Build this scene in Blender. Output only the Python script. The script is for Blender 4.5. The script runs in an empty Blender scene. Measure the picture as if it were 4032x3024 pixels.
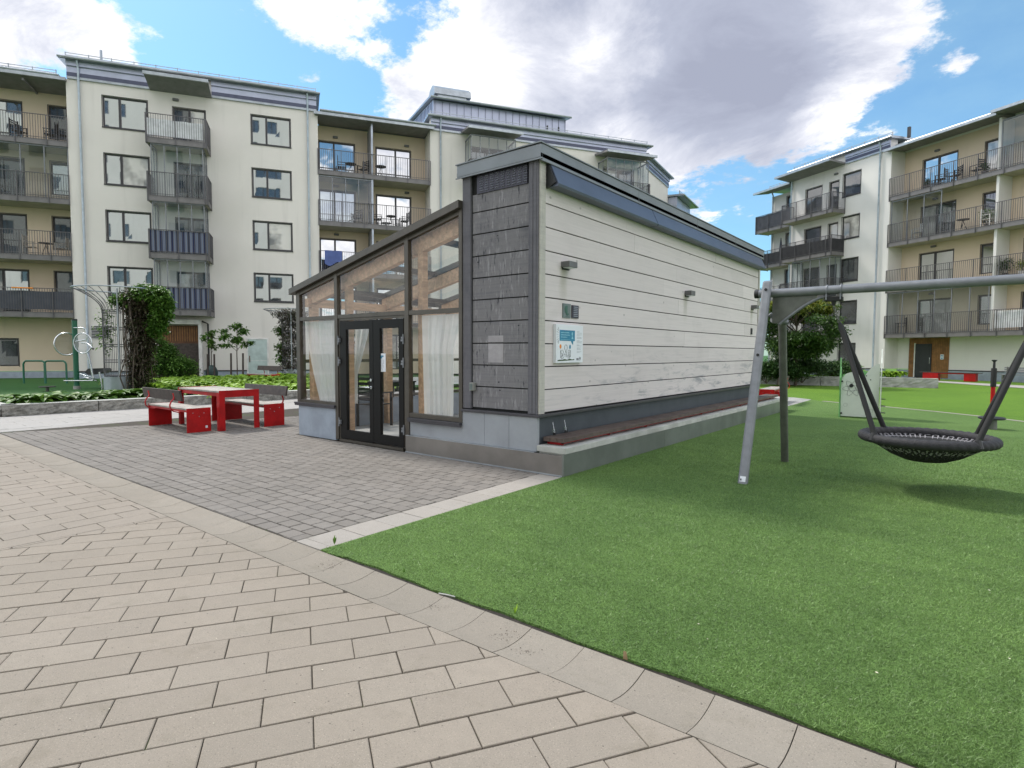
import bpy, bmesh, math, random
import numpy as np
from mathutils import Vector, Matrix
random.seed(7); RNG = np.random.default_rng(11)
R = math.radians
sc = bpy.context.scene
# ------------------------------------------------------------------ camera
F = 2300.0; CX, CY = 2016.0, 1512.0; H = 1.52
HEAD, PITCH, ROLL = R(38.3), math.atan(124 / F), R(0.17)
fw = Vector((-math.sin(HEAD) * math.cos(PITCH), math.cos(HEAD) * math.cos(PITCH), -math.sin(PITCH)))
rt0 = Vector((math.cos(HEAD), math.sin(HEAD), 0)); up0 = rt0.cross(fw)
rt = rt0 * math.cos(ROLL) + up0 * math.sin(ROLL); up = up0 * math.cos(ROLL) - rt0 * math.sin(ROLL)
EYE = Vector((0, 0, H))
cam = bpy.data.cameras.new('camera'); camo = bpy.data.objects.new('camera', cam); sc.collection.objects.link(camo)
cam.sensor_width = 36; cam.lens = F / 4032 * 36; cam.clip_start = 0.05; cam.clip_end = 2000
camo.matrix_world = Matrix(((rt.x, up.x, -fw.x, 0), (rt.y, up.y, -fw.y, 0), (rt.z, up.z, -fw.z, H), (0, 0, 0, 1)))
sc.camera = camo
# ------------------------------------------------------------------ light
SUN_EL, SUN_AZ = R(50), R(-84)          # azimuth from +Y towards +X
sd = Vector((math.sin(SUN_AZ) * math.cos(SUN_EL), math.cos(SUN_AZ) * math.cos(SUN_EL), math.sin(SUN_EL)))
sl = bpy.data.lights.new('sun', 'SUN'); sl.energy = 2.9; sl.angle = R(10); sl.color = (1, .95, .88)
slo = bpy.data.objects.new('sun', sl); sc.collection.objects.link(slo); slo.rotation_euler = sd.to_track_quat('Z', 'Y').to_euler()
sc.view_settings.view_transform = 'Standard'; sc.view_settings.look = 'None'
sc.view_settings.exposure = 0.38; sc.view_settings.gamma = 1

def pixdir(x, y):
    return (fw + rt * ((x - CX) / F) + up * ((CY - y) / F)).normalized()

def build_world():
    w = bpy.data.worlds.new('World'); sc.world = w; w.use_nodes = True
    nt = w.node_tree; N = nt.nodes; L = nt.links; N.clear()
    def n(t, **k):
        o = N.new(t)
        for a, b in k.items(): setattr(o, a, b)
        return o
    def mth(op, a, b=None, c=None, clamp=False):
        m = n('ShaderNodeMath', operation=op, use_clamp=clamp)
        for i, v in enumerate((a, b, c)):
            if v is None: continue
            if hasattr(v, 'links'): L.new(v, m.inputs[i])
            else: m.inputs[i].default_value = v
        return m.outputs[0]
    out = n('ShaderNodeOutputWorld'); bg = n('ShaderNodeBackground')
    tc = n('ShaderNodeTexCoord'); d = tc.outputs['Generated']
    sky = n('ShaderNodeTexSky', sky_type='NISHITA', sun_disc=False, sun_elevation=SUN_EL, sun_rotation=SUN_AZ, air_density=1.0, dust_density=.6, ozone_density=1.5)
    sep = n('ShaderNodeSeparateXYZ'); L.new(d, sep.inputs[0])
    zz = mth('ADD', sep.outputs[2], .22)
    zz = mth('MAXIMUM', zz, .05)
    cmb = n('ShaderNodeCombineXYZ')
    L.new(mth('DIVIDE', sep.outputs[0], zz), cmb.inputs[0]); L.new(mth('DIVIDE', sep.outputs[1], zz), cmb.inputs[1])
    def noise(scale, detail, rough, off=(0, 0, 0), dist=0.):
        mp = n('ShaderNodeMapping'); L.new(cmb.outputs[0], mp.inputs[0]); mp.inputs['Location'].default_value = off
        t = n('ShaderNodeTexNoise'); L.new(mp.outputs[0], t.inputs['Vector'])
        t.inputs['Scale'].default_value = scale; t.inputs['Detail'].default_value = detail; t.inputs['Roughness'].default_value = rough; t.inputs['Distortion'].default_value = dist
        return t.outputs['Fac']
    def blobs(lst):
        tot = None
        for (px, py, r, a) in lst:
            c = pixdir(px, py)
            v = n('ShaderNodeVectorMath', operation='DISTANCE'); L.new(d, v.inputs[0]); v.inputs[1].default_value = c
            q = mth('DIVIDE', v.outputs['Value'], r)
            q = mth('MULTIPLY', q, q); q = mth('MULTIPLY', q, -1.0); q = mth('EXPONENT', q); q = mth('MULTIPLY', q, a)
            tot = q if tot is None else mth('ADD', tot, q)
        return tot
    cover = blobs([(30, 20, .07, .52), (200, 90, .05, .35), (430, 170, .045, .42), (40, 250, .035, .35), (1160, 10, .055, .48), (1330, 40, .05, .46), (1500, 10, .03, .3), (1480, 155, .03, .40),
                   (1570, 380, .045, .55), (1700, 260, .06, .6), (1930, 20, .07, .6), (1870, 330, .07, .62), (2080, 230, .09, .7), (2350, 120, .13, .75), (2480, 360, .11, .75),
                   (2700, 180, .15, .8), (2880, 330, .095, .66), (3080, 120, .13, .75), (3270, 150, .085, .5), (3430, 10, .06, .4), (2560, 560, .04, .35),
                   (2180, 480, .08, .6), (2640, 720, .03, .35), (3790, 240, .022, .55), (3080, 460, .03, .3), (3280, 300, .045, .3), (1000, 500, .05, .1)])
    nf = noise(3.3, 14, .66, (3.1, 1.7, 0)); n2 = noise(.75, 5, .5, (9.3, 4.1, 2))
    dens = mth('ADD', cover, mth('MULTIPLY', mth('SUBTRACT', nf, .5), 2.7))
    # broken clouds over the rest of the sky, behind and overhead
    away = n('ShaderNodeVectorMath', operation='DISTANCE'); L.new(d, away.inputs[0]); away.inputs[1].default_value = pixdir(2016, 500)
    base = n('ShaderNodeMapRange'); L.new(away.outputs['Value'], base.inputs[0]); base.inputs[1].default_value = .8; base.inputs[2].default_value = 1.3; base.inputs[3].default_value = 0; base.inputs[4].default_value = .62
    dens = mth('ADD', dens, base.outputs[0])
    mask = n('ShaderNodeMapRange', interpolation_type='SMOOTHSTEP'); L.new(dens, mask.inputs[0]); mask.inputs[1].default_value = .30; mask.inputs[2].default_value = .58
    wisp = n('ShaderNodeMapRange', interpolation_type='SMOOTHSTEP'); L.new(mth('ADD', n2, mth('MULTIPLY', nf, .3)), wisp.inputs[0]); wisp.inputs[1].default_value = .50; wisp.inputs[2].default_value = .95; wisp.inputs[4].default_value = .5
    grey = blobs([(2450, 330, .13, .20), (2850, 120, .20, .26), (2750, 400, .15, .26), (3150, 150, .14, .22), (3050, 400, .08, .2), (2250, 30, .06, .3), (2180, 430, .07, .25), (60, 10, .06, .15)])
    white = blobs([(2330, 150, .055, .5), (1880, 300, .07, .35), (2560, 240, .03, .35), (3260, 440, .05, .35), (2500, 620, .05, .25)])
    thick = mth('SUBTRACT', dens, .75)
    g = mth('ADD', mth('SUBTRACT', grey, white), mth('MULTIPLY', thick, .10))
    g = mth('ADD', g, mth('MULTIPLY', mth('SUBTRACT', noise(2.7, 14, .66, (1, 8, 3), .4), .46), 1.7), clamp=True)
    cc = n('ShaderNodeValToRGB'); L.new(g, cc.inputs[0])
    cr = cc.color_ramp; cr.elements[0].position = 0.02; cr.elements[0].color = (.92, .92, .93, 1); cr.elements[1].position = 1.; cr.elements[1].color = (.32, .345, .44, 1)
    e = cr.elements.new(.28); e.color = (.62, .64, .72, 1); e = cr.elements.new(.62); e.color = (.40, .43, .53, 1)
    # unseen clouds overhead and behind the camera, brightened to add fill light
    fill_gain = n('ShaderNodeMapRange', interpolation_type='SMOOTHSTEP'); L.new(away.outputs['Value'], fill_gain.inputs[0]); fill_gain.inputs[1].default_value = .75; fill_gain.inputs[2].default_value = 1.25; fill_gain.inputs[3].default_value = 1.0; fill_gain.inputs[4].default_value = 1.65
    cg = n('ShaderNodeVectorMath', operation='SCALE'); L.new(cc.outputs[0], cg.inputs[0]); L.new(fill_gain.outputs[0], cg.inputs['Scale'])
    # sky colour: nishita at daylight strength
    sk = n('ShaderNodeVectorMath', operation='MULTIPLY'); L.new(sky.outputs[0], sk.inputs[0]); sk.inputs[1].default_value = (.086, .126, .140)
    hz = n('ShaderNodeMix', data_type='RGBA'); L.new(wisp.outputs[0], hz.inputs[0]); L.new(sk.outputs[0], hz.inputs[6]); hz.inputs[7].default_value = (.38, .60, .72, 1)
    mx = n('ShaderNodeMix', data_type='RGBA'); L.new(mask.outputs[0], mx.inputs[0]); L.new(hz.outputs[2], mx.inputs[6]); L.new(cg.outputs[0], mx.inputs[7])
    L.new(mx.outputs[2], bg.inputs[0]); bg.inputs[1].default_value = 1.0
    L.new(bg.outputs[0], out.inputs[0])
build_world()

# ------------------------------------------------------------------ measuring helpers (metres from the picture's perspective)
def ray(x, y): return fw + rt * ((x - CX) / F) + up * ((CY - y) / F)
def G(x, y, z=0.0):
    d = ray(x, y); return EYE + d * ((z - H) / d.z)
def AT(x, y, D):
    d = ray(x, y); k = D / (d.dot(Vector((-math.sin(HEAD), math.cos(HEAD), 0)))); return EYE + d * k

# ------------------------------------------------------------------ object helpers
def tag(o, label=None, cat=None, group=None, kind=None):
    if label: o['label'] = label
    if cat: o['category'] = cat
    if group: o['group'] = group
    if kind: o['kind'] = kind
    return o
def thing(name, label, cat, loc=(0, 0, 0), rz=0.0, group=None):
    o = bpy.data.objects.new(name, None); sc.collection.objects.link(o)
    o.location = loc; o.rotation_euler = (0, 0, rz); o.empty_display_size = .2
    return tag(o, label, cat, group)
class MB:
    """collects shapes; T maps local to world"""
    def __init__(s, T=None): s.v = []; s.f = []; s.T = T or Matrix.Identity(4)
    def add(s, vs, fs):
        b = len(s.v); s.v += [tuple(s.T @ Vector(v)) for v in vs]; s.f += [tuple(b + i for i in f) for f in fs]; return s
    def box(s, x0, x1, y0, y1, z0, z1):
        return s.add([(x0, y0, z0), (x1, y0, z0), (x1, y1, z0), (x0, y1, z0), (x0, y0, z1), (x1, y0, z1), (x1, y1, z1), (x0, y1, z1)],
                     [(0, 3, 2, 1), (4, 5, 6, 7), (0, 1, 5, 4), (1, 2, 6, 5), (2, 3, 7, 6), (3, 0, 4, 7)])
    def ext(s, pts, vec):
        n = len(pts); v = Vector(vec); a = [Vector(p) for p in pts]
        return s.add(a + [p + v for p in a], [tuple(range(n))[::-1], tuple(range(n, 2 * n))] + [(i, (i + 1) % n, n + (i + 1) % n, n + i) for i in range(n)])
    def quad(s, *p): return s.add(p, [tuple(range(len(p)))])
    def tube(s, pts, r, n=10, cap=True, closed=False, flat=1.0):
        P = [Vector(p) for p in pts]; m = len(P); rr = r if isinstance(r, (list, tuple)) else [r] * m
        t0 = (P[1] - P[0]).normalized(); ref = Vector((0, 0, 1)) if abs(t0.z) < .9 else Vector((0, 1, 0))
        u = t0.cross(ref).normalized(); vs = []
        for i in range(m):
            if closed: t = (P[(i + 1) % m] - P[i - 1]).normalized()
            else: t = (P[min(i + 1, m - 1)] - P[max(i - 1, 0)]).normalized()
            u = (u - t * u.dot(t)).normalized(); w = t.cross(u)
            for k in range(n):
                a = 2 * math.pi * k / n; vs.append(P[i] + (u * math.cos(a) + w * math.sin(a) * flat) * rr[i])
        fs = []
        for i in range(m if closed else m - 1):
            j = (i + 1) % m
            for k in range(n): fs.append((i * n + k, i * n + (k + 1) % n, j * n + (k + 1) % n, j * n + k))
        if cap and not closed: fs += [tuple(range(n))[::-1], tuple(range((m - 1) * n, m * n))]
        return s.add(vs, fs)
    def lathe(s, prof, c=(0, 0, 0), n=24, a0=0., a1=2 * math.pi):
        full = abs(a1 - a0 - 2 * math.pi) < 1e-6; k = n if full else n + 1; vs = []
        for (r, z) in prof:
            for i in range(k):
                a = a0 + (a1 - a0) * i / n; vs.append((c[0] + r * math.cos(a), c[1] + r * math.sin(a), c[2] + z))
        fs = []
        for j in range(len(prof) - 1):
            for i in range(n): fs.append((j * k + i, j * k + (i + 1) % k, (j + 1) * k + (i + 1) % k, (j + 1) * k + i))
        return s.add(vs, fs)
    def bar(s, a, b, w, h=None, roll=0):
        a = Vector(a); b = Vector(b); h = h or w; t = (b - a).normalized(); ref = Vector((0, 0, 1)) if abs(t.z) < .95 else Vector((0, 1, 0))
        u = t.cross(ref).normalized(); v = u.cross(t)
        c = [u * (i * w / 2) + v * (j * h / 2) for i, j in ((-1, -1), (1, -1), (1, 1), (-1, 1))]
        return s.add([a + q for q in c] + [b + q for q in c], [(0, 3, 2, 1), (4, 5, 6, 7), (0, 1, 5, 4), (1, 2, 6, 5), (2, 3, 7, 6), (3, 0, 4, 7)])
    def build(s, name, mat, parent=None, label=None, smooth=False, bevel=0, recalc=True):
        if not s.v: return None
        off = Vector((0, 0, 0))
        if parent is not None and parent.name in ROOTS: off = Vector(ROOTS[parent.name])
        me = bpy.data.meshes.new(name); me.from_pydata([tuple(Vector(v) - off) for v in s.v], [], s.f); me.materials.append(mat)
        if recalc:
            bm = bmesh.new(); bm.from_mesh(me)
            bmesh.ops.recalc_face_normals(bm, faces=bm.faces)
            if bevel:
                es = [e for e in bm.edges if len(e.link_faces) == 2 and e.calc_face_angle(0) > .6]
                bmesh.ops.bevel(bm, geom=es, offset=bevel, segments=2, profile=.7, affect='EDGES', clamp_overlap=True)
            bm.to_mesh(me); bm.free()
        if smooth:
            for p in me.polygons: p.use_smooth = True
            try: me.set_sharp_from_angle(angle=R(35))
            except Exception: pass
        o = bpy.data.objects.new(name, me); sc.collection.objects.link(o)
        if parent is not None:
            o.parent = parent
            if parent.name in ROOTS: ROOTS[o.name] = off
        if label: o['label'] = label
        return o
ROOTS = {}
def wthing(name, label, cat, loc, group=None):
    """a thing whose parts are given in world coordinates"""
    o = thing(name, label, cat, loc, 0, group); ROOTS[o.name] = Vector(loc); return o
def single(name, mb, mat, label, cat, group=None, **k):
    """one-mesh thing given in world coordinates: origin moved to its base"""
    vs = mb.v; c = Vector((sum(v[0] for v in vs) / len(vs), sum(v[1] for v in vs) / len(vs), min(v[2] for v in vs)))
    mb.v = [tuple(Vector(v) - c) for v in vs]
    o = mb.build(name, mat, None, **k); o.location = c; return tag(o, label, cat, group)
def struct(name, mb, mat, **k):
    o = mb.build(name, mat, None, **k); o['kind'] = 'structure'; return o
def copy_tree(o, parent=None):
    c = o.copy(); sc.collection.objects.link(c); c.parent = parent
    for ch in list(o.children): copy_tree(ch, c)
    return c

def npmesh(name, verts, faces_flat, nper, mat, smooth=False):
    """fast mesh from numpy: verts (N,3), faces (M,nper)"""
    me = bpy.data.meshes.new(name); verts = np.asarray(verts, dtype=np.float32); f = np.asarray(faces_flat, dtype=np.int32)
    me.vertices.add(len(verts)); me.vertices.foreach_set('co', verts.ravel())
    me.loops.add(f.size); me.loops.foreach_set('vertex_index', f.ravel())
    me.polygons.add(len(f)); me.polygons.foreach_set('loop_start', np.arange(0, f.size, nper, dtype=np.int32))
    me.update(calc_edges=True); me.materials.append(mat)
    if smooth:
        me.polygons.foreach_set('use_smooth', np.ones(len(f), dtype=bool))
    return me
def link(name, me, parent=None):
    o = bpy.data.objects.new(name, me); sc.collection.objects.link(o)
    if parent is not None:
        o.parent = parent
        if parent.name in ROOTS:
            ROOTS[o.name] = Vector(ROOTS[parent.name])
            off = np.array(ROOTS[parent.name], dtype=np.float32); co = np.empty(len(me.vertices) * 3, dtype=np.float32); me.vertices.foreach_get('co', co)
            co = co.reshape(-1, 3) - off; me.vertices.foreach_set('co', co.ravel()); me.update()
    return o
def leaves(P, length, width, up_bias=.3, droop=0., spread=1.):
    """rhombic folded leaves at points P -> verts, faces"""
    n = len(P); th = RNG.uniform(0, 2 * np.pi, n); el = RNG.normal(up_bias, .5, n) * spread
    a = np.stack([np.cos(th) * np.cos(el), np.sin(th) * np.cos(el), np.sin(el)], 1)
    side = np.stack([-np.sin(th), np.cos(th), RNG.normal(0, .35, n)], 1); side /= np.linalg.norm(side, axis=1)[:, None]
    nr = np.cross(a, side)
    Ls = (length * RNG.uniform(.65, 1.25, n))[:, None]; Ws = (width * RNG.uniform(.7, 1.2, n))[:, None]
    v = np.stack([P, P + a * Ls * .45 + side * Ws * .5 + nr * Ws * .12, P + a * Ls - np.array([0, 0, 1]) * Ls * droop, P + a * Ls * .45 - side * Ws * .5 + nr * Ws * .12], 1).reshape(-1, 3)
    return v, np.arange(4 * n).reshape(-1, 4)

# ------------------------------------------------------------------ materials
class NB:
    def __init__(s, name):
        s.m = bpy.data.materials.new(name); s.m.use_nodes = True; s.nt = s.m.node_tree; s.N = s.nt.nodes; s.L = s.nt.links
        s.b = s.N['Principled BSDF']; s.out = s.N['Material Output']; s.tc = s.N.new('ShaderNodeTexCoord'); s.geo = None
    def n(s, t, **k):
        o = s.N.new(t)
        for a, b in k.items(): setattr(o, a, b)
        return o
    def setin(s, sock, v):
        if hasattr(v, 'links'): s.L.new(v, sock)
        elif isinstance(v, (tuple, list)) and len(v) == 3 and sock.type == 'RGBA': sock.default_value = (*v, 1)
        else: sock.default_value = v
    def noise(s, scale, detail=4, rough=.55, stretch=(1, 1, 1), dist=0, off=(0, 0, 0), world=False, out='Fac'):
        mp = s.n('ShaderNodeMapping')
        if world:
            g = s.n('ShaderNodeNewGeometry'); s.L.new(g.outputs['Position'], mp.inputs[0])
        else: s.L.new(s.tc.outputs['Object'], mp.inputs[0])
        mp.inputs['Scale'].default_value = stretch; mp.inputs['Location'].default_value = off
        t = s.n('ShaderNodeTexNoise'); s.L.new(mp.outputs[0], t.inputs['Vector']); t.inputs['Scale'].default_value = scale; t.inputs['Detail'].default_value = detail
        t.inputs['Roughness'].default_value = rough; t.inputs['Distortion'].default_value = dist
        return t.outputs[out]
    def vor(s, scale, stretch=(1, 1, 1), world=False, feature='F1'):
        mp = s.n('ShaderNodeMapping')
        if world:
            g = s.n('ShaderNodeNewGeometry'); s.L.new(g.outputs['Position'], mp.inputs[0])
        else: s.L.new(s.tc.outputs['Object'], mp.inputs[0])
        mp.inputs['Scale'].default_value = stretch
        t = s.n('ShaderNodeTexVoronoi', feature=feature); s.L.new(mp.outputs[0], t.inputs['Vector']); t.inputs['Scale'].default_value = scale; return t
    def rng(s, v, a, b, c=0., d=1., smooth=True):
        m = s.n('ShaderNodeMapRange', interpolation_type='SMOOTHSTEP' if smooth else 'LINEAR'); s.setin(m.inputs[0], v)
        for i, q in zip((1, 2, 3, 4), (a, b, c, d)): m.inputs[i].default_value = q
        return m.outputs[0]
    def mix(s, f, a, b, mode='MIX'):
        m = s.n('ShaderNodeMix', data_type='RGBA', blend_type=mode); s.setin(m.inputs[0], f); s.setin(m.inputs[6], a); s.setin(m.inputs[7], b); return m.outputs[2]
    def math(s, op, a, b=0.):
        m = s.n('ShaderNodeMath', operation=op); s.setin(m.inputs[0], a); s.setin(m.inputs[1], b); return m.outputs[0]
    def island(s):
        g = s.n('ShaderNodeNewGeometry'); return g.outputs['Random Per Island']
    def bump(s, h, strength=.3, dist=.01, prev=None):
        b = s.n('ShaderNodeBump'); s.setin(b.inputs['Height'], h); b.inputs['Strength'].default_value = strength; b.inputs['Distance'].default_value = dist
        if prev is not None: s.L.new(prev, b.inputs['Normal'])
        return b.outputs[0]
    def fin(s, col, rough=.6, metal=0., normal=None, spec=None):
        s.setin(s.b.inputs['Base Color'], col); s.setin(s.b.inputs['Roughness'], rough); s.b.inputs['Metallic'].default_value = metal
        if normal is not None: s.L.new(normal, s.b.inputs['Normal'])
        if spec is not None: s.b.inputs['Specular IOR Level'].default_value = spec
        return s.m
def sc3(c, k): return tuple(min(1., x * k) for x in c)
def basic(name, c, rough=.6, metal=0., var=.12, scale=3., bump=0., bscale=60., isl=0., spec=None):
    b = NB(name); f = b.noise(scale, 6, .6)
    col = b.mix(b.rng(f, .3, .7), sc3(c, 1 - var), sc3(c, 1 + var))
    if isl: col = b.mix(1., col, b.mix(b.island(), (1 - isl,) * 3, (1 + isl,) * 3), 'MULTIPLY')
    nm = b.bump(b.noise(bscale, 3), bump, .004) if bump else None
    return b.fin(col, rough, metal, nm, spec)

def m_plaster(name, c):
    b = NB(name); col = b.mix(b.rng(b.noise(.35, 5), .3, .7), sc3(c, .95), sc3(c, 1.04))
    st = b.rng(b.noise(1.3, 5, .6, (1.6, 1.6, .10)), .52, .8); col = b.mix(b.math('MULTIPLY', st, .34), col, sc3(c, .66))
    col = b.mix(b.math('MULTIPLY', b.noise(45, 3), .18), col, sc3(c, .8))
    return b.fin(col, .9, 0, b.bump(b.noise(90, 3), .25, .003))
M = {}
M['plaster'] = m_plaster('facade_plaster', (.70, .66, .615))
M['plaster_white'] = m_plaster('white_facade_plaster', (.71, .685, .66))
M['plaster_yellow'] = m_plaster('cream_facade_plaster', (.66, .54, .41))
M['plinth_blue'] = basic('painted_plinth', (.30, .34, .40), .8, bump=.2)
M['dark_trim'] = basic('dark_window_frame', (.045, .042, .045), .45, .2)
M['black_trim'] = basic('black_door_frame', (.007, .0065, .006), .45, spec=.18)
M['black_wood'] = basic('black_stained_wood', (.010, .009, .009), .6, spec=.2)
M['bronze'] = basic('bronze_aluminium', (.085, .075, .062), .42, .5, .12, 6)
M['zinc'] = basic('zinc_sheet', (.33, .36, .40), .38, .75, .14, 1.2, .1, 12)
M['zinc_light'] = basic('galvanised_steel', (.36, .385, .41), .4, .6, .14, 3)
M['zinc_clad'] = basic('standing_seam_zinc', (.40, .42, .52), .42, .5, .08, 1.0)
M['stripe'] = basic('dark_blue_fascia', (.07, .075, .13), .5)
M['soffit'] = basic('eave_underside', (.20, .195, .20), .8)
M['slab'] = basic('balcony_concrete', (.40, .37, .30), .85, 0, .12, 2, .2)
M['slab_edge'] = basic('balcony_steel_edge', (.17, .16, .16), .55, .3)
M['rail'] = basic('railing_steel', (.12, .115, .12), .45, .5)
M['downpipe'] = basic('galvanised_downpipe', (.42, .47, .54), .35, .6)
M['screen_white'] = basic('white_balcony_cloth', (.72, .73, .75), .85)
M['screen_black'] = basic('black_balcony_cloth', (.03, .03, .035), .9)
M['screen_grey'] = basic('grey_balcony_cloth', (.085, .09, .11), .9)
def m_stripes():
    b = NB('striped_balcony_cloth'); sep = b.n('ShaderNodeSeparateXYZ'); b.L.new(b.tc.outputs['Object'], sep.inputs[0])
    s = b.math('ADD', b.math('MULTIPLY', sep.outputs[0], .53), b.math('MULTIPLY', sep.outputs[1], .848))
    f = b.math('FRACT', b.math('MULTIPLY', s, 4.1)); g = b.math('GREATER_THAN', f, .5)
    h = b.math('GREATER_THAN', b.math('FRACT', b.math('MULTIPLY', s, 2.05)), .5)
    col = b.mix(g, b.mix(h, (.022, .030, .085), (.035, .042, .075)), (.19, .22, .31)); return b.fin(col, .85)
M['screen_blue'] = m_stripes()
M['wood_brown'] = basic('brown_stained_panel', (.12, .05, .022), .6, 0, .3, 3, .1)
M['wood_orange'] = basic('orange_brown_cladding', (.24, .11, .035), .6, 0, .25, 4)
M['door_green'] = basic('pale_green_door', (.42, .50, .48), .55)
M['door_black'] = basic('dark_entrance_door', (.025, .027, .032), .5)
M['white_paint'] = basic('white_painted_wood', (.66, .64, .62), .6)
M['red'] = basic('red_powder_coat', (.40, .006, .007), .45, 0, .22, 3.5, .08, 40, spec=.3)
M['black'] = basic('black_plastic', (.018, .018, .02), .5)
M['black_rubber'] = basic('black_rubber', (.016, .016, .016), .8)
M['steel_grey'] = basic('grey_painted_steel', (.20, .208, .225), .5, .3, .1, 9, .12, 30)
M['steel_dark'] = basic('olive_grey_steel', (.12, .125, .11), .45, .35, .15, 9)
M['chrome'] = basic('bright_steel', (.6, .62, .64), .25, .9)
M['green_paint'] = basic('green_powder_coat', (.012, .11, .06), .4)
M['concrete'] = basic('pale_concrete', (.44, .44, .41), .85, 0, .2, 2.2, .3, 60)
M['concrete_dark'] = basic('weathered_concrete', (.30, .30, .28), .9, 0, .2, 2.2, .3, 60)
M['bark'] = basic('bark', (.085, .065, .05), .9, 0, .3, 12, .5, 40)
M['dark_wood'] = basic('dark_oiled_wood', (.055, .04, .034), .6, 0, .35, 9, .2, 60)
M['grey_plank'] = basic('grey_brown_plank', (.34, .31, .275), .7, 0, .25, 7, .2, 60, isl=.2)
M['brown_plank'] = basic('brown_bench_plank', (.095, .068, .056), .65, 0, .3, 5, .2, 60, isl=.25)
M['orange'] = basic('orange_cloth', (.75, .25, .03), .8)
M['blue_cloth'] = basic('blue_towel', (.085, .12, .30), .9)
M['white_cloth'] = basic('white_sheet', (.72, .72, .74), .9)
M['umbrella'] = basic('navy_parasol_cloth', (.03, .035, .06), .85)

def m_leaf(name, c1, c2, c3, trans=.25, rough=.5):
    b = NB(name); i = b.island(); r = b.n('ShaderNodeValToRGB'); b.L.new(i, r.inputs[0]); e = r.color_ramp.elements
    e[0].color = (*c1, 1); e[1].color = (*c3, 1); q = e.new(.5); q.color = (*c2, 1)
    col = b.mix(b.math('MULTIPLY', b.rng(b.noise(.9, 3, world=True), .4, .65), .5), r.outputs[0], sc3(c1, .75))
    b.fin(col, rough, 0, None, .35)
    tr = b.n('ShaderNodeBsdfTranslucent'); b.L.new(col, tr.inputs[0]); ms = b.n('ShaderNodeMixShader'); ms.inputs[0].default_value = trans
    b.L.new(b.b.outputs[0], ms.inputs[1]); b.L.new(tr.outputs[0], ms.inputs[2]); b.L.new(ms.outputs[0], b.out.inputs[0]); return b.m
M['leaf'] = m_leaf('green_leaves', (.05, .12, .022), (.095, .20, .032), (.16, .29, .05))
M['leaf_dark'] = m_leaf('dark_green_leaves', (.022, .055, .016), (.040, .09, .024), (.075, .135, .035))
M['leaf_mid'] = m_leaf('mid_green_leaves', (.03, .075, .02), (.06, .12, .028), (.11, .18, .04))
M['leaf_yellow'] = m_leaf('yellow_green_leaves', (.10, .16, .02), (.20, .23, .03), (.32, .30, .05))
M['leaf_lime'] = m_leaf('lime_leaves', (.15, .28, .02), (.26, .44, .035), (.36, .54, .06))
M['leaf_hosta'] = m_leaf('hosta_leaves', (.055, .13, .02), (.10, .21, .03), (.17, .30, .05))
M['leaf_vine'] = m_leaf('vine_leaves', (.045, .032, .022), (.085, .065, .042), (.07, .105, .035), .15)
M['flower'] = basic('white_blossom', (.75, .72, .66), .8)

def m_turf(name, a, bcol, blade=False):
    b = NB(name)
    big = b.rng(b.noise(.42, 5, .62, world=True, dist=.5, stretch=(1, .7, 1)), .36, .64); mid = b.rng(b.noise(2.6, 4, world=True, stretch=(1, 1.8, 1)), .35, .7)
    col = b.mix(big, a, bcol); col = b.mix(b.math('MULTIPLY', mid, .4), col, sc3(a, .72)); stk = b.rng(b.noise(.9, 4, .6, world=True, stretch=(.45, 2.6, 1), dist=.4, off=(3, 1, 0)), .5, .68); col = b.mix(b.math('MULTIPLY', stk, .38), col, sc3(a, .62))
    if blade:
        col = b.mix(1., col, b.mix(b.island(), (.62, .62, .6), (1.45, 1.4, 1.35)), 'MULTIPLY'); b.fin(col, .45, 0, None, .4)
        tr = b.n('ShaderNodeBsdfTranslucent'); b.L.new(col, tr.inputs[0]); ms = b.n('ShaderNodeMixShader'); ms.inputs[0].default_value = .25
        b.L.new(b.b.outputs[0], ms.inputs[1]); b.L.new(tr.outputs[0], ms.inputs[2]); b.L.new(ms.outputs[0], b.out.inputs[0]); return b.m
    fine = b.noise(85, 3, .7, world=True, stretch=(1, 1.4, 1)); f2 = b.noise(26, 3, .7, world=True)
    col = b.mix(b.rng(fine, .3, .7), sc3(a, .42), b.mix(.35, col, sc3(bcol, 1.7))); col = b.mix(b.math('MULTIPLY', f2, .3), col, sc3(bcol, 1.2))
    return b.fin(col, .8, 0, b.bump(fine, .8, .02), .2)
M['turf'] = m_turf('artificial_turf', (.085, .160, .042), (.145, .245, .064))
M['turf_blade'] = m_turf('turf_blades', (.145, .245, .078), (.235, .365, .115), True)
M['lawn'] = m_turf('lawn_grass', (.075, .165, .018), (.145, .27, .028))
M['turf_far'] = m_turf('far_turf', (.040, .115, .028), (.055, .15, .035))
M['soil'] = basic('dark_soil', (.028, .022, .017), .95, 0, .4, 20, .6, 80)

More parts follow.
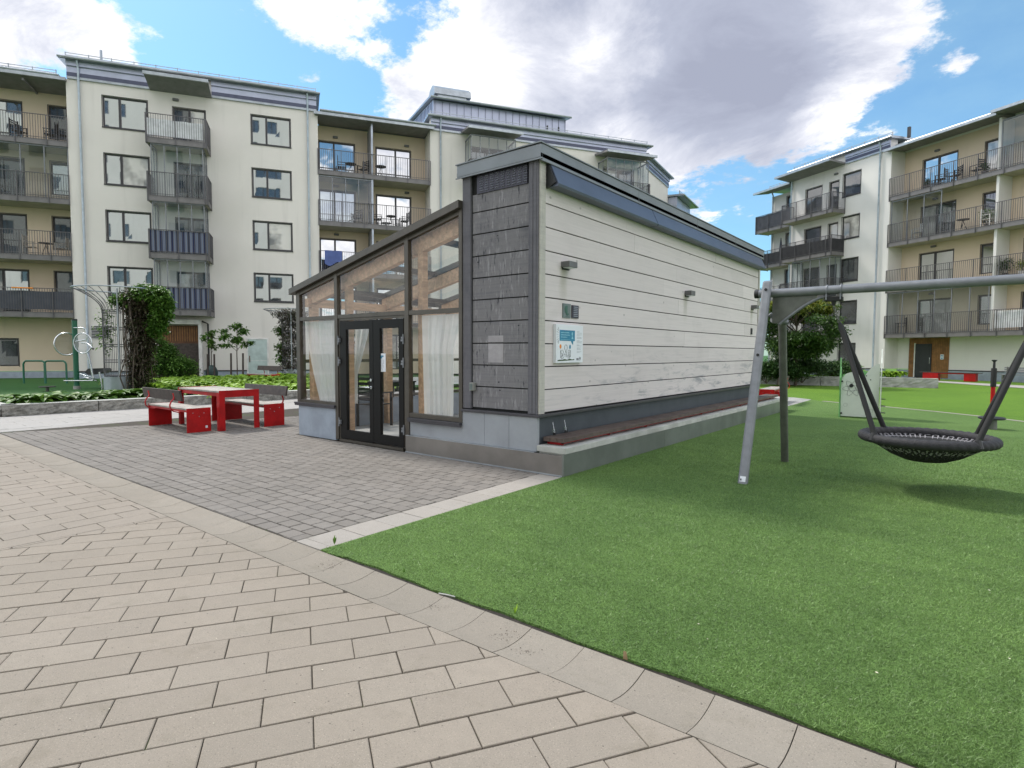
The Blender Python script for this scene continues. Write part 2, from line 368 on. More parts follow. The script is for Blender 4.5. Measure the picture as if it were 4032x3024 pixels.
def m_paver(name, c, isl=.07, warm=0.):
    b = NB(name); i = b.island()
    col = b.mix(i, sc3(c, 1 - isl), sc3(c, 1 + isl))
    i2 = b.math('FRACT', b.math('MULTIPLY', i, 17.3)); col = b.mix(b.math('MULTIPLY', i2, .5), col, (c[0] * 1.0, c[1] * .975, c[2] * .95))
    col = b.mix(b.math('MULTIPLY', b.rng(b.noise(.7, 5, .6, world=True), .35, .7), .55), col, (c[0] * .84, c[1] * .84, c[2] * .82))
    mid = b.noise(14, 5, .7, world=True); col = b.mix(b.math('MULTIPLY', b.rng(mid, .35, .7), .35), col, sc3(c, .80))
    sp = b.noise(170, 2, .8, world=True); col = b.mix(b.math('MULTIPLY', b.rng(sp, .54, .72), .6), col, sc3(c, 1.55))
    sp2 = b.noise(130, 2, .8, world=True, off=(5, 5, 5)); col = b.mix(b.math('MULTIPLY', b.rng(sp2, .57, .72), .75), col, sc3(c, .45))
    v = b.vor(23, world=True); dots = b.rng(v.outputs['Distance'], .05, .13, 1, 0); pick = b.rng(b.noise(9, 2, world=True), .50, .56)
    col = b.mix(b.math('MULTIPLY', b.math('MULTIPLY', dots, pick), .75), col, sc3(c, .25))
    stn = b.rng(b.noise(3.2, 7, .72, world=True, off=(2, 9, 0)), .54, .70); col = b.mix(b.math('MULTIPLY', stn, .34), col, (c[0] * .62, c[1] * .62, c[2] * .55))
    gum = b.vor(2.1, world=True); col = b.mix(b.math('MULTIPLY', b.rng(gum.outputs['Distance'], .022, .034, 1, 0), .5), col, sc3(c, .35))
    return b.fin(col, .86, 0, b.bump(mid, .25, .004, b.bump(sp, .5, .003)), .3)
M['paver'] = m_paver('beige_concrete_paver', (.282, .243, .200))
M['paver_far'] = m_paver('worn_beige_paver', (.286, .247, .206))
M['block'] = m_paver('grey_block_paver', (.205, .186, .168), .17)
M['gutter'] = m_paver('sandy_gutter_stone', (.272, .240, .200), .09)
M['slabstrip'] = m_paver('pale_edging_slab', (.34, .31, .28), .06)
M['pathslab'] = m_paver('pale_path_slab', (.37, .352, .335), .06)
b = NB('mossy_joint'); jn = b.noise(2.2, 5, .7, world=True); jf = b.noise(60, 3, world=True)
M['joint'] = b.fin(b.mix(b.rng(jn, .52, .66), b.mix(jf, (.026, .020, .014), (.07, .055, .04)), b.mix(jf, (.028, .04, .007), (.06, .09, .016))), .95, 0, b.bump(jf, .6, .004))
def m_granite():
    b = NB('rough_granite'); c = (.27, .26, .235)
    n1 = b.noise(7, 8, .7); col = b.mix(b.rng(n1, .3, .7), sc3(c, .55), sc3(c, 1.35)); return b.fin(col, .9, 0, b.bump(n1, 1., .05))
M['granite'] = m_granite()

def m_boards(name, c, dark, axis, knots, blotch, streak, seedoff):
    """weathered boards; grain runs along axis ('x' or 'y')"""
    b = NB(name); st = (.35, 9, 14) if axis == 'x' else (9, .35, 14)
    isl = b.island(); col = b.mix(isl, sc3(c, .93), sc3(c, 1.05))
    g = b.noise(3.2, 7, .65, st, .3, off=(seedoff, 0, 0)); col = b.mix(b.math('MULTIPLY', b.rng(g, .42, .7), .38), col, sc3(dark, 1.3))
    big = b.noise(1.1, 6, .7, (1, 1, 1.3), .4, off=(seedoff, 3, 1)); col = b.mix(b.math('MULTIPLY', b.rng(big, .5, .72), blotch), col, dark)
    if streak:
        s2 = b.noise(9, 5, .7, (3.4, 3.4, .55), off=(2, seedoff, 0)); col = b.mix(b.math('MULTIPLY', b.rng(s2, .52, .7), streak), col, sc3(c, 1.5)); 
        s3 = b.noise(8, 5, .7, (3.1, 3.1, .6), off=(7, seedoff, 4)); col = b.mix(b.math('MULTIPLY', b.rng(s3, .56, .7), streak), col, sc3(dark, .55))
    v = b.vor(4.2 if knots > .5 else 2.6, (1, 1, 1.35)); kn = b.rng(v.outputs['Distance'], .035, .085, 1, 0)
    col = b.mix(b.math('MULTIPLY', kn, knots), col, sc3(dark, .35))
    fine = b.noise(60, 3, .6, st); nm = b.bump(g, .25, .006); nm = b.bump(fine, .15, .003, nm)
    return b, col, nm
b, col, nm = m_boards('white_glazed_boards', (.655, .60, .59), (.38, .35, .345), 'y', .45, .16, 0, 0)
g_ = b.n('ShaderNodeNewGeometry'); sp_ = b.n('ShaderNodeSeparateXYZ'); b.L.new(g_.outputs['Position'], sp_.inputs[0])
low = b.rng(sp_.outputs[2], 1.75, .95, 0, 1); ln = b.rng(b.noise(2.2, 8, .75, (1, .55, 3.2), .5, world=True, off=(0, 4, 0)), .50, .66)
far_ = b.rng(sp_.outputs[1], 6.3, 9.3, .25, 1)
col = b.mix(b.math('MULTIPLY', b.math('MULTIPLY', b.math('MULTIPLY', low, ln), far_), .75), col, (.235, .245, .27))
for ly in (6.56, 10.74, 14.92):   # algae runs below the lamps
    dy_ = b.math('ABSOLUTE', b.math('SUBTRACT', b.math('ADD', sp_.outputs[1], b.math('MULTIPLY', b.noise(6, 4, world=True), .12)), ly + .06)); run = b.math('MULTIPLY', b.rng(dy_, .02, .13, 1, 0), b.math('MULTIPLY', b.rng(sp_.outputs[2], 2.0, 2.62, 0, 1), b.rng(sp_.outputs[2], 2.63, 2.66, 1, 0)))
    col = b.mix(b.math('MULTIPLY', run, .5), col, (.26, .26, .17))
M['board_white'] = b.fin(col, .8, 0, nm, .3)
b, col, nm = m_boards('grey_weathered_boards', (.205, .197, .203), (.085, .085, .10), 'x', .95, .65, .95, 3)
M['board_grey'] = b.fin(col, .85, 0, nm, .25)
b, col, nm = m_boards('grey_post_wood', (.15, .145, .16), (.08, .08, .09), 'x', .5, .4, .3, 5); M['post_grey'] = b.fin(col, .85, 0, nm, .25)
b, col, nm = m_boards('white_post_wood', (.50, .48, .43), (.24, .23, .23), 'y', .5, .4, .3, 9); M['post_white'] = b.fin(col, .85, 0, nm, .25)
def m_pine():
    b = NB('glulam_pine'); c = (.50, .315, .19); g = b.noise(2.5, 6, .6, (7, 1.2, 7), .4); col = b.mix(b.rng(g, .35, .7), sc3(c, .78), sc3(c, 1.2))
    v = b.vor(3.1); col = b.mix(b.math('MULTIPLY', b.rng(v.outputs['Distance'], .03, .07, 1, 0), .6), col, sc3(c, .4)); return b.fin(col, .6)
M['pine'] = m_pine()
M['fascia'] = basic('grey_zinc_fascia', (.20, .215, .225), .5, .45, .1, 1.5, .1, 6)
M['awning'] = basic('slate_blue_sheet', (.095, .11, .155), .42, .35, .08, 1.5)
M['plinth_dark'] = basic('slate_plinth_panel', (.055, .065, .075), .65, .1)
M['cap'] = basic('dark_sill_sheet', (.065, .062, .07), .42, .4)
M['skirt'] = basic('brushed_steel_skirt', (.24, .225, .21), .38, .75, .16, 1.6, .1, 8)
M['skirt_turf_reflection'] = basic('galvanised_side_skirt', (.20, .215, .20), .42, .55, .16, 1.6, .1, 8)  # steel colour tinted green to stand in for the turf's reflection
M['plinth_concrete'] = basic('smooth_concrete_plinth', (.30, .315, .34), .75, 0, .1, 1.8, .12, 70)
M['sign_white'] = basic('white_sign_board', (.74, .76, .80), .4, 0, .03)
M['sign_blue'] = basic('cyan_print', (.01, .20, .34), .4, 0, .08)
M['sign_text'] = basic('pale_cyan_print', (.25, .55, .68), .4)
M['ink'] = basic('dark_ink', (.04, .045, .055), .5)
M['ink_grey'] = basic('grey_ink', (.33, .35, .38), .5)
M['plaque'] = basic('grey_green_plaque', (.12, .155, .15), .4)
M['plaque_leaf'] = basic('green_emblem', (.015, .095, .06), .4)
M['louvre'] = basic('dark_louvre_sheet', (.045, .043, .06), .5, .3)
M['louvre_light'] = basic('pale_louvre_slat', (.27, .28, .33), .5, .3)
M['lampbody'] = basic('grey_lamp_housing', (.13, .13, .13), .5, .3)
M['panel_white'] = basic('pale_play_panel', (.62, .66, .60), .45, 0, .05)
M['panel_green'] = basic('light_green_play_panel', (.17, .42, .15), .45, 0, .06)
M['dark_void'] = basic('dark_gap', (.01, .01, .01), .9)
M['inner_floor'] = basic('grey_floor', (.34, .33, .32), .75, 0, .1, 2)
M['umb_white'] = M['white_cloth']

def m_glass(name, tint=(.93, .96, .95), refl=1.0, ior=1.5):
    b = NB(name); lw = b.n('ShaderNodeLayerWeight'); lw.inputs[0].default_value = .5
    f = b.math('ADD', .04 * refl, b.math('MULTIPLY', b.math('POWER', lw.outputs['Facing'], 4.2), .75)); f = b.math('MINIMUM', f, 1.)
    t = b.n('ShaderNodeBsdfTransparent'); t.inputs[0].default_value = (*tint, 1); g = b.n('ShaderNodeBsdfGlossy'); g.inputs['Roughness'].default_value = .015
    ms = b.n('ShaderNodeMixShader'); b.L.new(f, ms.inputs[0]); b.L.new(t.outputs[0], ms.inputs[1]); b.L.new(g.outputs[0], ms.inputs[2]); b.L.new(ms.outputs[0], b.out.inputs[0]); return b.m
M['glass'] = m_glass('clear_glass', (.96, .97, .965), 1.15)
M['glass_roof'] = m_glass('roof_glass', (.86, .91, .89), .8)
M['glass_bal'] = m_glass('balcony_glass', (.80, .84, .86), 2.2)
def m_window(name, base, k):
    b = NB(name); lw = b.n('ShaderNodeLayerWeight'); lw.inputs[0].default_value = .5
    wob = b.bump(b.noise(1.1, 2, world=True), .010, .03)
    f = b.math('MINIMUM', b.math('ADD', b.math('MULTIPLY', b.math('POWER', lw.outputs['Facing'], 4.), .6), k), 1.)
    d = b.n('ShaderNodeBsdfDiffuse'); b.setin(d.inputs[0], b.mix(b.rng(b.noise(.8, 3, world=True), .4, .6), sc3(base, .6), sc3(base, 1.5)))
    g = b.n('ShaderNodeBsdfGlossy'); g.inputs['Roughness'].default_value = .02; b.L.new(wob, g.inputs['Normal'])
    ms = b.n('ShaderNodeMixShader'); b.L.new(f, ms.inputs[0]); b.L.new(d.outputs[0], ms.inputs[1]); b.L.new(g.outputs[0], ms.inputs[2]); b.L.new(ms.outputs[0], b.out.inputs[0]); return b.m
M['win'] = m_window('mirroring_window_glass', (.03, .033, .037), .68)
M['win_dark'] = m_window('dim_window_glass', (.05, .052, .056), .16)
M['win_curtain'] = m_window('window_glass_over_blinds', (.42, .40, .37), .22)
def m_sheer():
    b = NB('sheer_curtain'); b.b.inputs['Base Color'].default_value = (.85, .84, .82, 1); b.b.inputs['Roughness'].default_value = .9
    tl = b.n('ShaderNodeBsdfTranslucent'); tl.inputs[0].default_value = (.9, .9, .88, 1); tp = b.n('ShaderNodeBsdfTransparent')
    m1 = b.n('ShaderNodeMixShader'); m1.inputs[0].default_value = .5; b.L.new(b.b.outputs[0], m1.inputs[1]); b.L.new(tl.outputs[0], m1.inputs[2])
    m2 = b.n('ShaderNodeMixShader'); m2.inputs[0].default_value = .12; b.L.new(m1.outputs[0], m2.inputs[1]); b.L.new(tp.outputs[0], m2.inputs[2]); b.L.new(m2.outputs[0], b.out.inputs[0]); return b.m
M['sheer'] = m_sheer()

# ================================================================== GROUND
def clip(poly, a, b):
    """keep the part of poly left of a->b"""
    out = []; n = len(poly); side = lambda p: (b[0] - a[0]) * (p[1] - a[1]) - (b[1] - a[1]) * (p[0] - a[0])
    for i in range(n):
        p, q = poly[i], poly[(i + 1) % n]; sp, sq = side(p), side(q)
        if sp >= 0: out.append(p)
        if (sp >= 0) != (sq >= 0):
            t = sp / (sp - sq); out.append((p[0] + (q[0] - p[0]) * t, p[1] + (q[1] - p[1]) * t))
    return out
def parea(p): return .5 * sum(p[i][0] * p[(i + 1) % len(p)][1] - p[(i + 1) % len(p)][0] * p[i][1] for i in range(len(p)))
def pave(mb, region, d, L, W, phase, n0, bond=.5, gap=.005, z=0., depth=.030, ch=.0035, jz=.0016, gapn=None):
    dx, dy = d; nx, ny = -dy, dx
    ss = [p[0] * dx + p[1] * dy for p in region]; nn = [p[0] * nx + p[1] * ny for p in region]
    k0 = math.floor((min(nn) - n0) / W) - 1; k1 = math.ceil((max(nn) - n0) / W) + 1
    for k in range(k0, k1):
        off = phase + (k % 2) * L * bond
        i0 = math.floor((min(ss) - off) / L) - 1; i1 = math.ceil((max(ss) - off) / L) + 1
        for i in range(i0, i1):
            g = gap / 2 * random.uniform(.7, 1.5); s0 = off + i * L + g; s1 = s0 + L - 2 * g; gn = (gapn / 2 * random.uniform(.8, 1.3)) if gapn else g; a0 = n0 + k * W + gn; a1 = a0 + W - 2 * gn
            P = [(s * dx + a * nx, s * dy + a * ny) for s, a in ((s0, a0), (s1, a0), (s1, a1), (s0, a1))]
            for j in range(len(region)):
                P = clip(P, region[j], region[(j + 1) % len(region)])
                if len(P) < 3: break
            if len(P) < 3 or parea(P) < .0008: continue
            cx = sum(p[0] for p in P) / len(P); cy = sum(p[1] for p in P) / len(P); m = len(P)
            tx, ty, tz = random.uniform(-jz, jz) * 4, random.uniform(-jz, jz) * 4, random.uniform(-jz, jz)
            zz = lambda x, y: z + tz + (x - cx) * tx + (y - cy) * ty
            top = []
            for (x, y) in P:
                l = math.hypot(x - cx, y - cy) or 1; q = max(0, 1 - ch * 1.3 / l); X, Y = cx + (x - cx) * q, cy + (y - cy) * q; top.append((X, Y, zz(X, Y)))
            mid = [(x, y, zz(x, y) - ch * .8) for x, y in P]; bot = [(x, y, z - depth) for x, y in P]
            fs = [tuple(range(m))] + [(m + a, m + (a + 1) % m, (a + 1) % m, a) for a in range(m)] + [(2 * m + a, 2 * m + (a + 1) % m, m + (a + 1) % m, m + a) for a in range(m)]
            mb.add(top + mid + bot, fs)
    return mb
def sheet(pts, z): 
    m = MB(); m.add([(p[0], p[1], z) for p in pts], [tuple(range(len(pts)))]); return m
struct('ground', sheet([(-400, -400), (400, -400), (400, 400), (-400, 400)], -.09), M['turf_far'], recalc=False)
YB0, YB1 = 2.21, 2.55
struct('paving_bed', sheet([(-14.25, -6), (5, -6), (5, 2.213), (-14.25, 2.213)], -.0085), M['joint'], recalc=False)
struct('paving_bed', sheet([(-14.6, 2.546), (-4.236, 2.546), (-3.892, 2.55), (-3.892, 6.1), (-9.7, 6.1), (-9.7, 16), (-14.6, 16)], -.0085), M['joint'], recalc=False)
struct('paving_bed', sheet([(-18, -6), (-14.0, -6), (-14.0, 2.2), (-9.7, 16), (-18, 16)], -.0095), M['joint'], recalc=False)
struct('paving', pave(MB(), [(-5.765, -1.2), (3.2, -1.2), (3.2, YB0 - .004), (-5.765, YB0 - .004)], (.53, .848), .407, .2110, -.389, 2.712 - 20 * .211, gap=.005, gapn=.0085), M['paver'], recalc=False)
struct('paving', pave(MB(), [(-14.25, -3.0), (-5.775, -3.0), (-5.775, YB0 - .004), (-14.25, YB0 - .004)], (0, 1), .42, .2285, 1.513 - .21, 8.1, gap=.005, gapn=.007), M['paver_far'], recalc=False)
struct('block_paving', pave(MB(), [(-14.15, YB1 + .005), (-4.235, YB1 + .005), (-4.235, 5.915), (-9.90, 5.925), (-13.0, 5.93)], (1, 0), .190, .157, .03, 2.565, bond=.5, gap=.010), M['block'], recalc=False)
struct('block_paving', pave(MB(), [(-13.0, 5.935), (-9.80, 5.935), (-9.80, 15.5), (-10.4, 15.5)], (1, 0), .190, .157, .03, 2.565, bond=.5, gap=.010), M['block'], recalc=False)
struct('edging_strip', pave(MB(), [(-4.230, YB1 + .005), (-3.895, YB1 + .005), (-3.895, 5.915), (-4.230, 5.915)], (0, 1), .335, .40, 2.985, -(-3.88), bond=0, gap=.005), M['slabstrip'], recalc=False)
struct('path', pave(MB(), [(-17.5, -6), (-14.26, -6), (-14.26, 2.5), (-10.3, 16), (-17.5, 16)], (0, 1), .70, .35, 0, 0, gap=.006, z=-.001), M['pathslab'], recalc=False)
# the concave gutter stones between the pavers and the turf
mb = MB(); pitch = .339
for k in range(-14, 38):
    xa = -1.53 - pitch * k + .0022; xb = xa + pitch - .0044; nseg = 8; top = []; dz = random.uniform(-.0012, .0012)
    for i in range(nseg + 1):
        t = i / nseg; y = YB0 + .003 + (YB1 - YB0 - .006) * t; z = -.026 * (1 - (2 * t - 1) ** 2) + dz
        if i in (0, nseg): z -= .003
        top.append((y, z))
    vs = [(xa, y, z) for y, z in top] + [(xb, y, z) for y, z in top] + [(xa, YB0 + .003, -.05), (xa, YB1 - .003, -.05), (xb, YB0 + .003, -.05), (xb, YB1 - .003, -.05)]
    n = nseg + 1; fs = [(i, i + 1, n + i + 1, n + i) for i in range(nseg)] + [tuple(range(n)) + (2 * n + 1, 2 * n), tuple(range(2 * n - 1, n - 1, -1)) + (2 * n + 2, 2 * n + 3), (0, 2 * n, 2 * n + 2, n), (n - 1, 2 * n - 1, 2 * n + 3, 2 * n + 1)]
    mb.add(vs, fs)
struct('gutter', mb, M['gutter'])
# dark slit where the turf has shrunk away from the gutter
struct('turf_gap', sheet([(-3.9, 2.545), (5, 2.545), (5, 2.8), (-3.9, 2.8)], -.0105), M['soil'], recalc=False)
edge = [(-3.75, 20.6), (-2, 19.62), (-.8, 18.85), (.22, 18.05), (.93, 17.3), (2.2, 16.0), (3.6, 14.4), (6, 11.2), (8.5, 7)]
def gap_y(x): return 2.568 + .010 * math.sin(x * 5.3) + .006 * math.sin(x * 17) + (.012 if x > -3.6 else -.004)
near = [(-3.885, 2.567)] + [(x, gap_y(x)) for x in np.linspace(-3.8, 5.5, 90)] + [(8.5, 2.6)]
turf_poly = near + edge[::-1] + [(G(3195, 1574).x, G(3195, 1574).y), (G(3140, 1590).x, G(3140, 1590).y), (G(3086, 1604).x, G(3086, 1604).y), (-3.885, 16.9)]
m = MB(); n_ = len(turf_poly); m.add([(p[0], p[1], .004) for p in turf_poly] + [(p[0], p[1], -.02) for p in turf_poly], [tuple(range(n_))] + [(i, (i + 1) % n_, n_ + (i + 1) % n_, n_ + i) for i in range(n_)])
struct('turf', m, M['turf'])
m = MB()
for a, b in zip(edge[:-1], edge[1:]):
    a = Vector(a); b = Vector(b); t = (b - a).normalized(); nn = Vector((-t.y, t.x)) * .11
    Lg = (b - a).length; k = max(1, round(Lg / .7))
    for i in range(k):
        p = a + t * (Lg * i / k + .01); q = a + t * (Lg * (i + 1) / k - .01); m.ext([(p.x, p.y, -.02), (q.x, q.y, -.02), (q.x + nn.x, q.y + nn.y, -.02), (p.x + nn.x, p.y + nn.y, -.02)], (0, 0, .032))
struct('lawn_edging', m, M['slabstrip'])
struct('lawn', sheet([(-60, 16.2), (60, 16.2), (60, 90), (-60, 90)], -.02), M['lawn'], recalc=False)
pad = [G(3086, 1604), G(3140, 1590), G(3195, 1574), G(3130, 1566), G(3040, 1563), G(2990, 1572), Vector((-5.2, 16.9, 0)), Vector((-3.9, 16.9, 0))]
m = MB(); m.ext([(p.x, p.y, -.01) for p in pad], (0, 0, .018)); struct('paved_corner', m, M['concrete_dark'])
p1, p2, p3, p4 = G(3560, 1496), G(4060, 1530), G(4060, 1515), G(3560, 1492.5)
e1 = (p2 - p1).normalized() * 12
m = MB(); m.ext([tuple(Vector(p) + Vector((0, 0, -.01))) for p in (p1, p2 + e1, p3 + e1, p4)], (0, 0, .02)); struct('path', m, M['pathslab'])
struct('raised_ground', sheet([(-17.8, 3.45), (-17.8, 60), (-90, 60), (-90, -30), (-24.2, -30), (-24.2, 3.45)], .10), M['turf_far'], recalc=False)
struct('raised_ground_path', sheet([(-40, -12), (-33.2, -12), (-20, 15), (-14, 28), (-22, 30)], .106), M['concrete'], recalc=False)

# turf pile: real blades over the part of the turf near the camera
def turf_blades():
    n = 620000
    u = RNG.uniform(0, 1, n); D = 1.9 + 11.5 * u ** 1.6
    px = RNG.uniform(900, 4090, n); lat = (px - 2016) / F * D
    fwh = np.array([-math.sin(HEAD), math.cos(HEAD)]); rth = np.array([math.cos(HEAD), math.sin(HEAD)])
    P = D[:, None] * fwh + lat[:, None] * rth
    gy = 2.576 + .010 * np.sin(P[:, 0] * 5.3) + .006 * np.sin(P[:, 0] * 17) + np.where(P[:, 0] > -3.6, .012, -.008)
    ok = (P[:, 0] > -3.875) & (P[:, 1] > gy - .012) & (P[:, 1] < 14)
    P = P[ok]; D = D[ok]; n = len(P)
    th = RNG.uniform(0, 2 * np.pi, n); h = RNG.uniform(.007, .015, n) * (1 + .03 * D); w = .0022 * (.45 + .15 * D)
    lean = RNG.normal(0, .014, (n, 2)) + np.array([.003, -.002]); c = np.stack([np.cos(th), np.sin(th)], 1) * w[:, None]
    v = np.empty((n, 3, 3), dtype=np.float32)
    v[:, 0, :2] = P - c; v[:, 1, :2] = P + c; v[:, 2, :2] = P + lean * (h / .018)[:, None]; v[:, 0, 2] = v[:, 1, 2] = .002; v[:, 2, 2] = .003 + h * np.clip((14 - D) / 6, .15, 1)
    me = npmesh('turf_pile', v.reshape(-1, 3), np.arange(3 * n).reshape(-1, 3), 3, M['turf_blade'])
    o = link('turf_pile', me); tag(o, 'short green artificial turf pile beside the beige gutter stones', 'turf', kind='stuff')
turf_blades()

# ================================================================== PAVILION
PV = wthing('pavilion', 'low timber pavilion with glazed lean-to room and weathered white side wall', 'pavilion', (-7, 5.9, 0))
Y0 = 6.0; YE = 15.5; XL = -9.78; XM = -5.6; XR = -4.31
def roofz(x): return 2.69 + (x + 9.81) * .2199
def P_(name, mb, mat, parent=PV, **k): return mb.build(name, M[mat] if isinstance(mat, str) else mat, parent, **k)
# dark core behind the boards
P_('wall_core', MB().box(XM + .02, XR - .03, Y0 + .03, YE - .02, .34, 3.92), 'dark_void')
mb = MB()
for k in range(11):
    z0 = .755 + .2955 * k; z1 = min(z0 + .2815, 3.95); y = 6.125; first = True
    if z1 - z0 < .05: continue
    while y < 15.40:
        Lb = random.uniform(3.2, 5.2) if not first else random.uniform(1.6, 5.0); first = False
        y2 = min(15.42, y + Lb);
        if 15.42 - y2 < .8: y2 = 15.42
        mb.box(XR - .028, XR - .006 + random.uniform(-.0015, .0015), y + .0012, y2 - .0012, z0, z1); y = y2
cl = P_('side_cladding', mb, 'board_white', bevel=.003)
mb = MB()
for k in range(10):
    z0 = .765 + .2955 * k; z1 = min(z0 + .280, 3.66)
    if k == 9:
        mb.box(-5.44, -4.468, Y0 + .012, Y0 + .03, z0, 3.655); continue
    mb.box(-5.44, -4.468, Y0 + .012 + random.uniform(-.001, .001), Y0 + .03, z0, z1)
P_('front_cladding', mb, 'board_grey', bevel=.003)
P_('corner_post', MB().box(-4.465, -4.318, Y0 - .018, Y0 + .02, .735, 3.91).box(-4.44, -4.40, Y0 - .024, Y0 - .019, .74, 3.9).box(-4.38, -4.345, Y0 - .024, Y0 - .019, .74, 3.9), 'post_grey', bevel=.002)
P_('corner_post', MB().box(-4.42, XR + .012, Y0 + .0, 6.118, .735, 3.92), 'post_white', bevel=.003)
P_('corner_post', MB().box(XR - .02, XR + .012, 15.425, 15.53, .735, 3.92), 'post_white', bevel=.003)
P_('corner_post', MB().box(-5.60, -5.455, Y0 - .018, Y0 + .02, .745, 3.91), 'post_grey', bevel=.002)
P_('vent_back', MB().box(-5.35, -4.50, Y0 - .004, Y0 + .011, 3.655, 3.905), 'louvre')
mb = MB()
for i in range(9):
    for j in range(7):
        x = -5.27 + i * .0925; z = 3.685 + j * .031
        mb.ext([(x - .028, Y0 - .004, z + .010), (x - .028, Y0 - .017, z), (x - .028, Y0 - .004, z - .004)], (.056, 0, 0))
P_('vent_louvres', mb, 'louvre_light')
# parapet fascia with a seam, thin cap
mb = MB().box(-5.66, -4.25, 5.935, 5.975, 3.905, 4.075).box(-4.29, -4.25, 5.975, 15.62, 3.885, 4.085).box(-5.66, -4.29, 15.58, 15.62, 3.885, 4.085)
for y in (8.6, 11.1, 13.4): mb.box(-4.25, -4.246, y, y + .012, 3.89, 4.08)
P_('parapet', mb, 'fascia', bevel=.003)
P_('roof', MB().ext([(-5.68, 5.92, 4.076), (-4.235, 5.92, 4.088), (-4.235, 5.92, 4.103), (-5.68, 5.92, 4.09)], (0, 9.72, 0)).box(-5.66, -4.25, 5.93, 15.6, 3.92, 3.97), 'fascia')
P_('drip_edge', MB().box(-5.68, -4.24, 5.925, 5.94, 3.892, 3.905).box(-4.255, -4.240, 5.94, 15.62, 3.879, 3.885), 'fascia')
for (ya, yb) in ((6.16, 9.08), (9.10, 15.42)):
    P_('awning_cover', MB().ext([(-4.298, ya, 3.90), (-4.262, ya, 3.90), (-4.135, ya, 3.63), (-4.145, ya, 3.60), (-4.298, ya, 3.60)], (0, yb - ya, 0)), 'awning')
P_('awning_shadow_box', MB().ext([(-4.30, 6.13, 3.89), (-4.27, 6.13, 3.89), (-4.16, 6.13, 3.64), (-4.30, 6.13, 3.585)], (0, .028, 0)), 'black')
# base
P_('cap_flashing', MB().box(-5.62, -4.262, 5.955, 6.02, .695, .732).box(-4.34, -4.262, 6.02, 15.52, .695, .732), 'cap', bevel=.006)
mb = MB()
for a, b_ in ((-5.615, -5.20), (-5.196, -4.77), (-4.766, -4.315)): mb.box(a, b_, 5.975, 6.03, .262, .695)
mb.box(-6.735, -5.619, 5.985, 6.05, .262, .50)
P_('plinth', mb, 'plinth_concrete', bevel=.004)
P_('skirt', MB().box(-6.74, -3.905, 5.93, 5.975, .014, .255), 'skirt', bevel=.002)
P_('skirt_edge', MB().box(-6.745, -3.90, 5.922, 5.93, .0, .016).box(-6.745, -4.33, 5.926, 5.975, .255, .262), 'zinc_light')
P_('side_skirt', MB().box(-3.905, -3.878, 5.93, 8.9, .0, .272).box(-3.905, -3.878, 8.905, 12.3, .0, .272).box(-3.905, -3.878, 12.305, 16.85, .0, .272).box(-4.3, -3.905, 16.82, 16.85, 0, .272), 'skirt_turf_reflection', bevel=.002)
P_('bench_plinth', MB().box(-4.30, -3.872, 5.955, 16.88, .276, .350).box(-4.28, -3.91, 5.98, 16.8, -.02, .276), 'concrete', bevel=.006)
P_('side_plinth', MB().box(-4.36, -4.318, 5.985, 15.5, .350, .695), 'plinth_dark')
# --- glazed front
def vbar(mb, x0, x1, z0, z1, y0=5.965, y1=6.055): return mb.box(x0, x1, y0, y1, z0, z1)
fr = MB()
def vtop(x0, x1, z0, y0=5.965, y1=6.055): fr.ext([(x0, y0, z0), (x1, y0, z0), (x1, y0, roofz(x1) - .10), (x0, y0, roofz(x0) - .10)], (0, y1 - y0, 0))
vtop(-9.74, -9.635, .60); vtop(-8.575, -8.49, .03); vtop(-6.79, -6.705, .03); vtop(-5.665, -5.602, .53)
fr.box(-9.635, -8.575, 5.97, 6.05, 2.08, 2.145); fr.box(-8.49, -6.79, 5.97, 6.05, 2.085, 2.15); fr.box(-6.705, -5.665, 5.97, 6.05, 2.08, 2.145)
fr.box(-9.635, -8.575, 5.97, 6.05, .60, .655); fr.box(-6.705, -5.665, 5.97, 6.05, .535, .60)
xs = (-9.635, -5.665)
fr.ext([(-9.74, 5.972, roofz(-9.74) - .18), (-5.602, 5.972, roofz(-5.602) - .18), (-5.602, 5.972, roofz(-5.602) - .10), (-9.74, 5.972, roofz(-9.74) - .10)], (0, .075, 0))
FR = P_('glazing_frame', fr, 'bronze', bevel=.003)
P_('roof_verge', MB().ext([(-9.87, 5.90, roofz(-9.87) - .115), (-5.605, 5.90, roofz(-5.605) - .115), (-5.605, 5.90, roofz(-5.605) - .01), (-9.87, 5.90, roofz(-9.87) - .01)], (0, .13, 0)), 'bronze', bevel=.003)
for (x0, x1) in ((-9.635, -8.575), (-8.49, -6.79), (-6.705, -5.665)):
    m = MB().quad((x0, 6.0, 2.147), (x1, 6.0, 2.147), (x1, 6.0, roofz(x1) - .185), (x0, 6.0, roofz(x0) - .185)); P_('window_pane', m, 'glass', recalc=False)
P_('window_pane', MB().quad((-9.635, 6, .655), (-8.575, 6, .655), (-8.575, 6, 2.08), (-9.635, 6, 2.08)), 'glass', recalc=False); P_('window_pane', MB().quad((-6.705, 6, .6), (-5.665, 6, .6), (-5.665, 6, 2.08), (-6.705, 6, 2.08)), 'glass', recalc=False)
P_('sill', MB().box(-9.80, -8.565, 5.93, 6.03, .575, .605).box(-9.79, -8.57, 5.935, 5.95, .545, .575), 'cap', bevel=.004)
P_('sill', MB().box(-6.70, -5.61, 5.92, 6.03, .500, .532).box(-6.70, -5.61, 5.925, 5.945, .47, .50), 'cap', bevel=.004)
P_('low_wall', MB().box(-9.72, -8.585, 5.975, 6.06, 0, .56).box(-9.72, -9.62, 6.06, 15.5, 0, .56).box(-9.62, -5.6, 15.42, 15.5, 0, .56), 'plinth_blue', bevel=.006)
